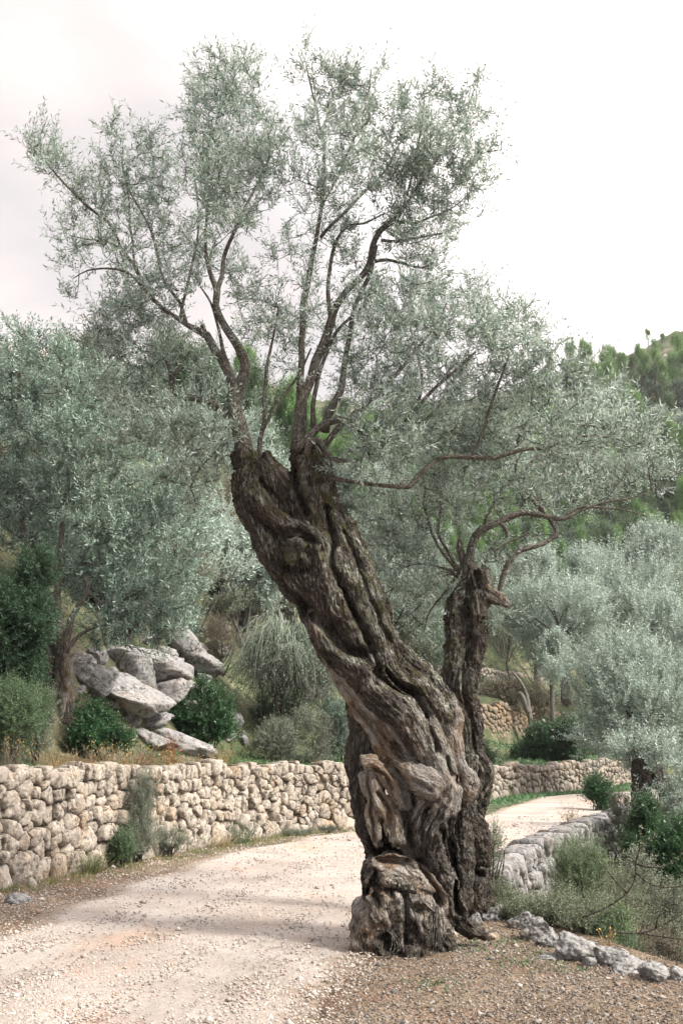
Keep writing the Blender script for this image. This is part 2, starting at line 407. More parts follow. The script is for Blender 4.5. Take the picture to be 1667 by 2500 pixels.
peb = t.vor(g, 42, 'F1', 'Color'); hs = t.n('ShaderNodeHueSaturation'); hs.inputs['Saturation'].default_value = 0; t.l(peb, hs.inputs['Color'])
soil = t.mix(.75, soil, t.ramp(hs.outputs[0], [(0.1, (.30, .27, .25)), (.5, (.75, .72, .7)), (.8, (1.25, 1.2, 1.15))]), 'MULTIPLY')
soil = t.mix(t.ramp(t.noise(g, 60, 3), [(.45, 0.0), (.62, .5)]), soil, (.12, .09, .065))
sy = t.n('ShaderNodeSeparateXYZ'); t.l(g, sy.inputs[0])
far = t.ramp(t.math('MULTIPLY', sy.outputs[1], .01), [(.14, 0.0), (.22, 1.0)])
hill = t.ramp(t.noise(g, .35, 6, .7), [(.40, (.045, .065, .03)), (.54, (.095, .11, .055)), (.63, (.19, .17, .12)), (.74, (.33, .30, .26))])
tz = t.ramp(t.math('MULTIPLY', sy.outputs[2], .1), [(.09, 0.0), (.125, 1.0)])
soil = t.mix(tz, soil, t.ramp(t.noise(g, 3.2, 7, .72), [(.36, (.03, .035, .018)), (.5, (.085, .08, .045)), (.64, (.19, .165, .115))]))
hill = t.mix(.8, hill, t.ramp(t.noise(g, 2.6, 6, .75), [(.35, .25), (.5, .8), (.65, 1.5)]), 'MULTIPLY')
col = t.mix(far, soil, hill)
M_SOIL = t.fin(col, t.bump(t.vor(g, 42), .7, .02, t.bump(t.noise(g, 12, 5), .5, .05)), .95)
obj('ground', mesh_data('ground', np.stack([X, Y_, Z], -1).reshape(-1, 3), q, M_SOIL, True), kind='structure')

ry = np.concatenate([np.arange(2, 16, .055), np.arange(16, 50, .16)])
rows = []; tt = np.linspace(0, 1, 190)
for y in ry:
    xl, xr = road_mask(0, y)
    wob = float(fbm([[y*.8, 3.3, 0]], 3)[0])*.35; wob2 = float(fbm([[y*.9, 9.3, 0]], 3)[0])*.3
    xl = xl+wob; xr = xr+wob2
    xx = xl+(xr-xl)*tt; rows.append(np.stack([xx, np.full_like(xx, y)], -1))
RW = np.array(rows)
rx_, ry_ = RW[..., 0], RW[..., 1]
rel = tt[None]*np.ones_like(rx_)
prof = .030*np.minimum(1, np.minimum(rel, 1-rel)*14)-.045*(rel < .004)-.045*(rel > .996)
lanes = -.020*(np.exp(-((rel-.30)/.11)**2)+np.exp(-((rel-.74)/.11)**2))
rz_ = ground_z(rx_, ry_)+gz_noise(rx_, ry_).reshape(rx_.shape)+prof+lanes+fbm(np.stack([rx_*11, ry_*11, rx_*0], -1).reshape(-1, 3), 3).reshape(rx_.shape)*.012
idx = np.arange(rx_.size).reshape(rx_.shape)
q = np.stack([idx[:-1, :-1], idx[:-1, 1:], idx[1:, 1:], idx[1:, :-1]], -1).reshape(-1, 4)
t = NT('gravel_road'); g = t.geo()
base = t.ramp(t.noise(g, .8, 5), [(.36, (.31, .268, .235)), (.52, (.36, .32, .29)), (.66, (.40, .365, .335))])
base = t.mix(t.ramp(t.noise(t.geo((1.0, .45, 1)), .9, 4), [(.55, 0.0), (.66, .6)]), base, (.42, .285, .215))
gv = t.vor(g, 52, 'F1', 'Color'); hs = t.n('ShaderNodeHueSaturation'); hs.inputs['Saturation'].default_value = 0; t.l(gv, hs.inputs['Color'])
pa = t.ramp(t.noise(g, 2.0, 4), [(.40, .15), (.6, .7)])
base = t.mix(pa, base, t.mix(1.0, base, t.ramp(hs.outputs[0], [(0.05, (.30, .31, .34)), (.3, (.74, .74, .75)), (.55, (1, 1, 1)), (.85, (1.35, 1.35, 1.35))]), 'MULTIPLY'))
base = t.mix(t.ramp(t.noise(g, 75, 3), [(.55, 0.0), (.70, .5)]), base, (.25, .22, .20))
ed = t.math('ADD', t.attr('tint'), t.math('MULTIPLY', t.math('SUBTRACT', t.noise(g, 2.6, 6, .7), .5), 1.6))
base = t.mix(t.ramp(ed, [(.42, 0.0), (.72, .85)]), base, t.mix(t.noise(g, 30, 4), (.17, .125, .09), (.33, .27, .21)))
M_ROAD = t.fin(base, t.bump(t.noise(g, 26, 6, .75), .8, .03, t.bump(t.noise(g, 90, 3), .6, .01)), .95)
edge_ = np.clip(1-np.minimum(rel*(RW[:, -1:, 0]-RW[:, :1, 0]), (1-rel)*(RW[:, -1:, 0]-RW[:, :1, 0]))/.55, 0, 1)
obj('dirt_road', mesh_data('dirt_road', np.stack([rx_, ry_, rz_], -1).reshape(-1, 3), q, M_ROAD, True, {'tint': ('FLOAT', edge_)}), kind='structure')
def wallY(px):
    yy = np.arange(8, 30, .02); r = ray(px, 2000); x = r[0]/ray(px, 2000)[1]*yy; k = np.argmax(x < Xw(yy)); return float(yy[k])
def gz(x, y):
    return float(ground_z(x, y)+gz_noise([x], [y])[0])
def gzv(x, y): return ground_z(x, y)+gz_noise(x, y)

# ---------------------------------------------------------------- stones, rocks
def ico(sub):
    import bmesh
    b = bmesh.new(); bmesh.ops.create_icosphere(b, subdivisions=sub, radius=1)
    v = np.array([x.co[:] for x in b.verts]); f = np.array([[x.index for x in y.verts] for y in b.faces]); b.free(); return v, f
ICO = {k: ico(k) for k in (1, 2, 3, 4, 5)}
def rock_shape(sub, dims, seed, cuts=9, rough=.10, fine=.03):
    v, f = ICO[sub]; r_ = np.random.default_rng(seed); v = v.copy()
    for k in range(cuts):                           # planar facets cut into the ball
        n = unit(r_.normal(size=3)); d = r_.uniform(.42, .80)
        h = v@n; over = np.maximum(0, h-d); v = v-n[None]*over[:, None]*.97
    v = v*(1+rough*fbm(v*1.3+seed, 3)[:, None]*2)
    v = v+unit(v)*(fine*fbm(v*4.5+seed*1.7, 3)[:, None]*2)
    return v*np.asarray(dims), f
def rotm(e):
    from mathutils import Euler
    return np.array(Euler(e).to_matrix())

def clip_poly(poly, n, c):
    """keep points with p.n <= c"""
    o = []
    for i in range(len(poly)):
        a, b = poly[i], poly[(i+1) % len(poly)]
        da, db = a@n-c, b@n-c
        if da <= 0: o.append(a)
        if (da < 0) != (db < 0) and abs(da-db) > 1e-12: o.append(a+(b-a)*(da/(da-db)))
    return o
def wall_cells(length, height_fn, rows, w0, seed, cope=True, hmax=2):
    """seeds laid in uneven courses -> polygons filling the wall face; metric compresses stones taller or wider"""
    r_ = np.random.default_rng(seed); S = []
    for ri, (v0, v1, w) in enumerate(rows):
        u = -w0+r_.uniform(0, w)
        while u < length+w0:
            ww = w*r_.choice([.55, .75, .95, 1.2, 1.75], p=[.18, .27, .27, .18, .10])
            u += ww/2
            h = height_fn(u); vv = (v0+v1)/2+r_.normal()*(v1-v0)*(.30 if ri < len(rows)-1 else .10)
            S.append((u, vv*h, ww)); u += ww/2
    for k in range(int(len(S)*.34)):                # small wedge stones between the big ones
        u = r_.uniform(0, length); S.append((u, r_.uniform(.08, .84)*height_fn(u), w0*.28))
    S = np.array(S); out_ = []
    for i, s in enumerate(S):
        if s[0] < 0 or s[0] > length: continue
        h = height_fn(s[0])
        poly = [np.array(p) for p in ((s[0]-.9, -.12), (s[0]+.9, -.12), (s[0]+.9, h+.035*r_.normal()), (s[0]-.9, h+.035*r_.normal()))]
        d = S[:, :2]-s[:2]; dist = np.hypot(d[:, 0], d[:, 1]); near_ = np.argsort(dist)[1:22]
        for j in near_:
            if dist[j] > 1.3: break
            n = d[j]/dist[j]; hz = abs(n[0]); c = s[:2]@n+dist[j]*np.clip(.5+hz*(s[2]**2-S[j, 2]**2)*.25/(2*dist[j]**2)+.10*math.sin(s[0]*91+S[j, 0]*57)*(s[0] < S[j, 0])-.10*math.sin(S[j, 0]*91+s[0]*57)*(s[0] >= S[j, 0]), .24, .76)
            poly = clip_poly(poly, n, c)
            if len(poly) < 3: break
        if len(poly) >= 3: out_.append((s, np.array(poly)))
    return out_
def stone_from_poly(poly, depth, bulge, gap, seed, m=20, lod=0):
    c = poly.mean(0); r_ = np.random.default_rng(seed)
    ang = np.linspace(0, 2*np.pi, m, endpoint=False)+.01
    # radial distance of polygon along each angle
    rad = np.full(m, 9.)
    dirs = np.stack([np.cos(ang), np.sin(ang)], -1)
    for i in range(len(poly)):
        a, b = poly[i]-c, poly[(i+1) % len(poly)]-c
        e = b-a; n = np.array([e[1], -e[0]]); L_ = np.linalg.norm(n)
        if L_ < 1e-6: continue
        n /= L_; k = a@n
        if k < 0: n = -n; k = -k
        dn = dirs@n; ok = dn > 1e-4
        rad = np.where(ok, np.minimum(rad, k/np.maximum(dn, 1e-4)), rad)
    mean = rad.mean(); rad = np.minimum(rad, mean*2.2)
    for _ in range(1): rad = .84*rad+.08*(np.roll(rad, 1)+np.roll(rad, -1))
    rad = np.maximum(rad-gap, .02)
    rings = [(.80, -depth), (1.0, -depth*.45), (1.0, -bulge*.45), (.985, bulge*.40), (.90, bulge*.86), (.50, bulge*.97)] if lod == 0 else [(.85, -depth), (1.0, -bulge*.6), (.86, bulge*.5), (.45, bulge)]
    tx, ty = r_.normal(0, .22, 2); fn = [unit(np.array([math.cos(a_)*k_, math.sin(a_)*k_, 1])) for a_, k_ in zip(r_.uniform(0, 6.28, 3), r_.uniform(.10, .50, 3))]
    V = []
    for s_, z in rings:
        p = dirs*rad[:, None]*s_
        V.append(np.column_stack([p, np.full(m, z)+(p[:, 0]*tx+p[:, 1]*ty if z > -bulge else 0)]))
    V.append(np.array([[0, 0, bulge*1.1]]))
    v = np.vstack(V); k = len(rings)
    sz = max(.08, mean)
    for n3 in fn:                                   # broken faces
        h3 = v@n3-r_.uniform(.5, 1.1)*mean*math.hypot(n3[0], n3[1])-bulge*n3[2]*.72; v = v-n3[None]*np.where(v[:, 2] > -bulge, np.maximum(0, h3), 0)[:, None]*.9
    nn = fbm(np.column_stack([v/sz*1.1+seed*3.1]), 3)
    nn = nn+.45*noise(v/sz*3.3+seed)
    v = v+unit(v+1e-6)*(nn*sz*(.22 if lod == 0 else .17))[:, None]*np.where(v[:, 2] > -depth*.9, 1, .2)[:, None]
    i = np.arange(k-1)[:, None]*m; j = np.arange(m)[None]; j2 = (j+1) % m
    q = np.stack([i+j, i+j2, i+m+j2, i+m+j], -1).reshape(-1, 4)
    e = (k-1)*m; tr = np.stack([e+np.arange(m), e+(np.arange(m)+1) % m, np.full(m, k*m)], -1)
    return v, q, tr, c
def dry_wall(name, pts, height, rows, mat, seed, depth=.28, bulge=.07, gap=.006, m=20, lod=0, flip=1, batter=.06, zoff=0, max_parts=290, hvar=.05, core=None, base_z=None, outward=None, **props):
    """pts: list of (x,y) along the wall foot; the face looks to the right-hand side of travel when flip=1"""
    pl = np.array([[p[0], p[1]] for p in pts], float)
    pl = spline(np.column_stack([pl, np.zeros(len(pl))]), step=.3)[:, :2]
    seg = np.linalg.norm(np.diff(pl, axis=0), axis=1); U = np.concatenate([[0], np.cumsum(seg)]); Lw = U[-1]
    def at(u):
        x = np.interp(u, U, pl[:, 0]); y = np.interp(u, U, pl[:, 1])
        x2 = np.interp(u+.2, U, pl[:, 0]); y2 = np.interp(u+.2, U, pl[:, 1]); x1 = np.interp(u-.2, U, pl[:, 0]); y1 = np.interp(u-.2, U, pl[:, 1])
        t_ = unit(np.array([x2-x1, y2-y1])); n_ = np.array([t_[1], -t_[0]])*flip
        return np.array([x, y]), t_, n_
    hf = (lambda u: height(u)) if callable(height) else (lambda u: height*(1+hvar*math.sin(u*1.7+seed)+hvar*math.sin(u*4.1)))
    root = empty(name, (float(pl[len(pl)//2][0]), float(pl[len(pl)//2][1]), 0), **props)
    ox, oy, _ = root.location
    cells = wall_cells(Lw, hf, rows, .4 if lod == 0 else .3, seed)
    acc = Acc(); n = 0
    for ci, (s, poly) in enumerate(cells):
        v, q, tr, c = stone_from_poly(poly, depth, bulge*(.7+.6*rng.random()), gap, seed*1000+ci, m, lod)
        if np.ptp(poly[:, 0]) < .03: continue
        p, t_, n_ = at(c[0]); bz = (base_z(p[0], p[1]) if base_z else gz(p[0]+n_[0]*.15, p[1]+n_[1]*.15))+zoff
        off = rng.normal()*.030
        W = np.zeros((len(v), 3))
        W[:, 0] = p[0]+t_[0]*v[:, 0]+n_[0]*(v[:, 2]+off-batter*c[1]); W[:, 1] = p[1]+t_[1]*v[:, 0]+n_[1]*(v[:, 2]+off-batter*c[1]); W[:, 2] = bz+c[1]+v[:, 1]
        if flip < 0: q = q[:, ::-1]; tr = tr[:, ::-1]
        q = q[:, ::-1]; tr = tr[:, ::-1]
        if n < max_parts:
            cc = W.mean(0)
            me = mesh_data('stone', W-cc, [q, tr], mat, lod > 0)
            obj('stone', me, root, loc=cc-np.array([ox, oy, 0])); n += 1
        else: acc.add(W-np.array([ox, oy, 0]), q, tr)
    if acc.n: obj('stones', acc.mesh('stones', mat, True), root, kind='stuff')
    # packed earth and rubble core behind the face
    cu = np.arange(0, Lw+.2, .25); V = []
    for u in cu:
        p, t_, n_ = at(u); bz = (base_z(p[0], p[1]) if base_z else gz(p[0]+n_[0]*.15, p[1]+n_[1]*.15))+zoff; h = hf(u)
        a = p-n_*(.10); b = p-n_*(.10+batter*h); c2 = p-n_*(.48+batter*h); d2 = p-n_*.48
        V += [[a[0]-ox, a[1]-oy, bz-.2], [b[0]-ox, b[1]-oy, bz+h*.90], [c2[0]-ox, c2[1]-oy, bz+h*.90], [d2[0]-ox, d2[1]-oy, bz-.2]]
    V = np.array(V); k = len(cu); i = np.arange(k-1)[:, None]*4; j = np.arange(3)[None]
    q = np.stack([i+j, i+j+1, i+4+j+1, i+4+j], -1).reshape(-1, 4)
    q = np.vstack([q, [[0, 1, 2, 3]], [[(k-1)*4+3, (k-1)*4+2, (k-1)*4+1, (k-1)*4]]])
    obj('core', mesh_data('core', V, q, M_CORE), root)
    return root, at
t = NT('wall_core'); M_CORE = t.fin(t.ramp(t.noise(t.geo(), 14), [(.4, (.07, .055, .04)), (.7, (.16, .13, .10))]), t.bump(t.noise(t.geo(), 20), .8, .04), .95)

left_rows = [(0, .26, .33), (.22, .42, .25), (.40, .56, .22), (.56, .70, .20), (.70, .81, .17), (.81, 1.0, .15)]
wall_root, wall_at = dry_wall('dry_stone_wall', [(-5.35, 8.0), (-4.15, 11.45), (-2.98, 14.85), (-2.1, 17.2), (-1.3, 18.8), (-.5, 19.9), (.5, 20.8), (1.9, 23.0)], lambda u: 1.38-.009*u+.02*math.sin(u*2.1)+.025*math.sin(u*5.3)+.02*math.sin(u*13.7), left_rows, M_STONE, 11,
         depth=.30, bulge=.085, gap=.004, m=32, max_parts=300, label='tall pale dry stone retaining wall along the left side of the gravel track', cat='wall', kind='thing')
far_rows = [(0, .28, .30), (.25, .5, .24), (.5, .72, .22), (.72, 1.0, .16)]
dry_wall('dry_stone_wall', [(4.2, 30.5), (5.0, 33.5), (7.9, 37.6), (10.9, 41.5), (13.1, 45.0)], 1.05, far_rows, M_STONE_FAR, 12, depth=.3, bulge=.06, gap=.008, m=12, lod=1,
         max_parts=300, label='low grey dry stone wall behind the far bend of the gravel track', cat='wall', kind='thing')

# ---------------------------------------------------------------- old olive trunks: strands fused into one skin
def fuse(name, strands, Y, voxel, ridge=.012, lumps=.03, smooth_it=2, fibre=.12, grain_f=1.0, carve=(), low_lump=0):
    """strands: dicts with pts (px, py, dY, r_px, dead), returns mesh in world coordinates with fib and mask attributes"""
    acc = Acc(); SP = []; ST_ = []; SN = []; SB = []; SR = []; SU = []; SD = []; SI = []
    for si, sdt in enumerate(strands):
        W = []
        for (px, py, dy, r, dead) in sdt['p']:
            w = P(px, py, Y+dy); W.append([*w, M(r, Y+dy), dead])
        c = spline(W, step=.03); p = c[:, :3]; r = np.maximum(.006, c[:, 3]*.92)
        u_ = np.arange(len(p))*.03
        wob = np.stack([noise(np.column_stack([u_*3.2+si*9.1, u_*0+k*5.5, u_*0])) for k in range(3)], -1)
        p = p+wob*(r*.22)[:, None]
        v, q, tr, _ = tube(p, r, 18, lump=.22, seed=si)
        acc.add(v, q, tr)
        t_, n_, b_ = frames(p); u = np.concatenate([[0], np.cumsum(np.linalg.norm(np.diff(p, axis=0), axis=1))])
        tw = sdt.get('tw', 1.2)*u; c_, s_ = np.cos(tw)[:, None], np.sin(tw)[:, None]
        n2, b2 = n_*c_+b_*s_, -n_*s_+b_*c_
        SP.append(p); ST_.append(t_); SN.append(n2); SB.append(b2); SR.append(r); SU.append(u); SD.append(np.clip(c[:, 4], 0, 1)); SI.append(np.full(len(p), si))
    for bl in [b for s_ in strands for b in s_.get('balls', [])]:
        px, py, dy, r, sx = bl; v, f = rock_shape(3, (M(r, Y)*sx[0], M(r, Y)*sx[1], M(r, Y)*sx[2]), int(px+py), 5, .16, .05)
        acc.add(v+P(px, py, Y+dy), None, f)
    me = acc.mesh('tmp', None); o = bpy.data.objects.new('tmp', me); C.objects.link(o)
    md = o.modifiers.new('r', 'REMESH'); md.mode = 'VOXEL'; md.voxel_size = voxel; md.adaptivity = 0
    ms = o.modifiers.new('s', 'SMOOTH'); ms.iterations = smooth_it; ms.factor = .5
    dg = bpy.context.evaluated_depsgraph_get(); ev = o.evaluated_get(dg).to_mesh()
    nv = len(ev.vertices); v = np.empty(nv*3, np.float32); ev.vertices.foreach_get('co', v); v = v.reshape(-1, 3).astype(float)
    nr = np.empty(nv*3, np.float32); ev.vertices.foreach_get('normal', nr); nr = nr.reshape(-1, 3).astype(float)
    nf = len(ev.polygons); fi = np.empty(nf*4, np.int32); ev.loops.foreach_get('vertex_index', fi); f = fi.reshape(-1, 4)
    o.evaluated_get(dg).to_mesh_clear(); bpy.data.objects.remove(o)
    SP, ST_, SN, SB, SR, SU, SD, SI = [np.concatenate(a) for a in (SP, ST_, SN, SB, SR, SU, SD, SI)]
    best = np.empty(nv, int); off_ = SP.mean(0); SPf = SP.astype(np.float32); SQ = (SPf**2).sum(1); SPt = SPf.T.copy(); IR = (1/SR**2).astype(np.float32)
    for a in range(0, nv, 4000):
        va = v[a:a+4000].astype(np.float32); d2 = (va**2).sum(1)[:, None]+SQ[None]-2*va@SPt
        best[a:a+4000] = np.argmin(d2*IR[None], 1)
    rel = v-SP[best]; ln = (rel*SN[best]).sum(1); lb = (rel*SB[best]).sum(1); lt = (rel*ST_[best]).sum(1)+SU[best]
    dead = SD[best]
    warp = fbm(v*5, 3)[:, None]*.02
    fib = np.stack([ln, lb, lt*fibre+SI[best]*1.37], -1)
    k = np.column_stack([fib[:, 0]*30+warp[:, 0]*60, fib[:, 1]*30+warp[:, 0]*40, fib[:, 2]*62])
    k2 = np.column_stack([fib[:, 0]*62+warp[:, 0]*90, fib[:, 1]*62, fib[:, 2]*190])
    rid = 1-np.abs(noise(k))*2.6; rid2 = 1-np.abs(noise(k2))*2.4
    dw = np.column_stack([fib[:, 0]*40+warp[:, 0]*150, fib[:, 1]*40+warp[:, 0]*120, fib[:, 2]*26])
    gr = noise(dw)
    v0 = v.copy()
    for path, r_px, dep in carve:                   # grooves and hollows cut into the front of the skin
        cp = np.array([P(a, b, Y)[[0, 2]] for a, b in path]); rr_ = M(r_px, Y)
        if len(cp) == 1: cp = np.vstack([cp, cp+[[0, .001]]])
        wv = v0[:, [0, 2]]+np.stack([noise(v0*9+3), noise(v0*9+8)], -1)*.012; dm = np.full(nv, 9.)
        for a, b in zip(cp[:-1], cp[1:]):
            ab = b-a; tt_ = np.clip(((wv-a)@ab)/max(1e-9, ab@ab), 0, 1); dm = np.minimum(dm, np.hypot(*(wv-(a+tt_[:, None]*ab)).T))
        w_ = np.exp(-(dm/rr_)**2*1.2)*np.clip(-nr[:, 1]*1.6+.35, 0, 1); v[:, 1] += w_*dep
    lumps = lumps*(1+low_lump*np.clip((.75-v[:, 2])/.3, 0, 1))
    d_ = lumps*fbm(v*6.5, 3)+(1-dead)*ridge*(rid*.8+rid2*.55-.5)+dead*ridge*.75*gr
    pit = np.clip((noise(v*7.0+31)-.36)*4, 0, 1); d_ = d_-pit*.035*dead
    v = v+nr*d_[:, None]
    up = np.clip(nr[:, 2]*.5+.5, 0, 1)
    mask = np.column_stack([dead, np.zeros(nv), np.zeros(nv), np.ones(nv)])
    return v, f, fib, mask, nr

def S(pts, dy=0, dead=0, tw=1.2, balls=()):
    o = []
    for p in pts:
        px, py, r = p[:3]; d = p[3] if len(p) > 3 else 0; k = p[4] if len(p) > 4 else dead
        o.append((px, py, dy+d, r, k))
    return {'p': o, 'tw': tw, 'balls': list(balls)}
TY = 8.75
CARVE1 = [([(741, 1481), (786, 1526), (808, 1544), (830, 1575), (857, 1593), (885, 1600)], 13, .14), ([(920, 1645), (952, 1670), (988, 1688), (1017, 1706), (1035, 1746)], 11, .16), ([(1035, 1746), (1050, 1790), (1062, 1830)], 5, .06),
 ([(930, 1767), (952, 1800), (968, 1840)], 15, .07), ([(965, 1812), (979, 1848)], 6, .12), ([(950, 1868), (974, 1897), (985, 1920), (999, 1958)], 10, .18), ([(985, 1988), (996, 2024), (1003, 2060)], 8, .12), ([(938, 2078), (975, 2086)], 17, .26),
 ([(795, 1240), (812, 1320), (812, 1396), (857, 1486), (902, 1575), (928, 1637)], 7, .11), ([(668, 1365), (700, 1392), (750, 1400)], 10, .10), ([(690, 1302), (740, 1308), (768, 1335)], 8, .09), ([(719, 1150), (728, 1200), (750, 1262)], 8, .14), ([(611, 1240), (650, 1280), (672, 1318)], 9, .07),
 ([(640, 1180), (690, 1240)], 6, .05), ([(840, 1300), (880, 1400), (915, 1490), (950, 1570)], 6, .07), ([(690, 1420), (740, 1470)], 6, .06), ([(850, 1480), (880, 1540), (905, 1590)], 5, .05),
 ([(952, 2158), (981, 2168), (1030, 2163), (1062, 2180)], 6, .07), ([(981, 2176), (988, 2223), (986, 2277)], 6, .10), ([(912, 2125), (908, 2170), (918, 2190)], 8, .22), ([(1061, 2190)], 10, .16), ([(1003, 2198), (1012, 2204)], 8, .10), ([(938, 2270), (945, 2290)], 15, .12), ([(1046, 2255), (1050, 2300)], 7, .12), ([(1003, 2252)], 9, .08), ([(960, 2300), (975, 2345)], 8, .12), ([(1030, 2200), (1040, 2215)], 6, .08),
 ([(1075, 2024), (1082, 2078), (1104, 2132)], 6, .14), ([(1097, 2006), (1110, 2114), (1113, 2215)], 8, .25), ([(1020, 2100), (1045, 2140), (1062, 2170)], 5, .10), ([(1111, 1903)], 9, .14), ([(895, 1897), (905, 1988), (912, 2060)], 4, .06), ([(923, 1934), (948, 1970), (950, 2010)], 6, .08), ([(912, 1880), (935, 1890), (955, 1925)], 4, .05), ([(930, 2000), (940, 2050)], 5, .07), ([(1000, 1900), (1045, 1925)], 4, .03), ([(1085, 1850), (1100, 1890)], 5, .07), ([(860, 1720), (900, 1765), (930, 1815)], 5, .05)]
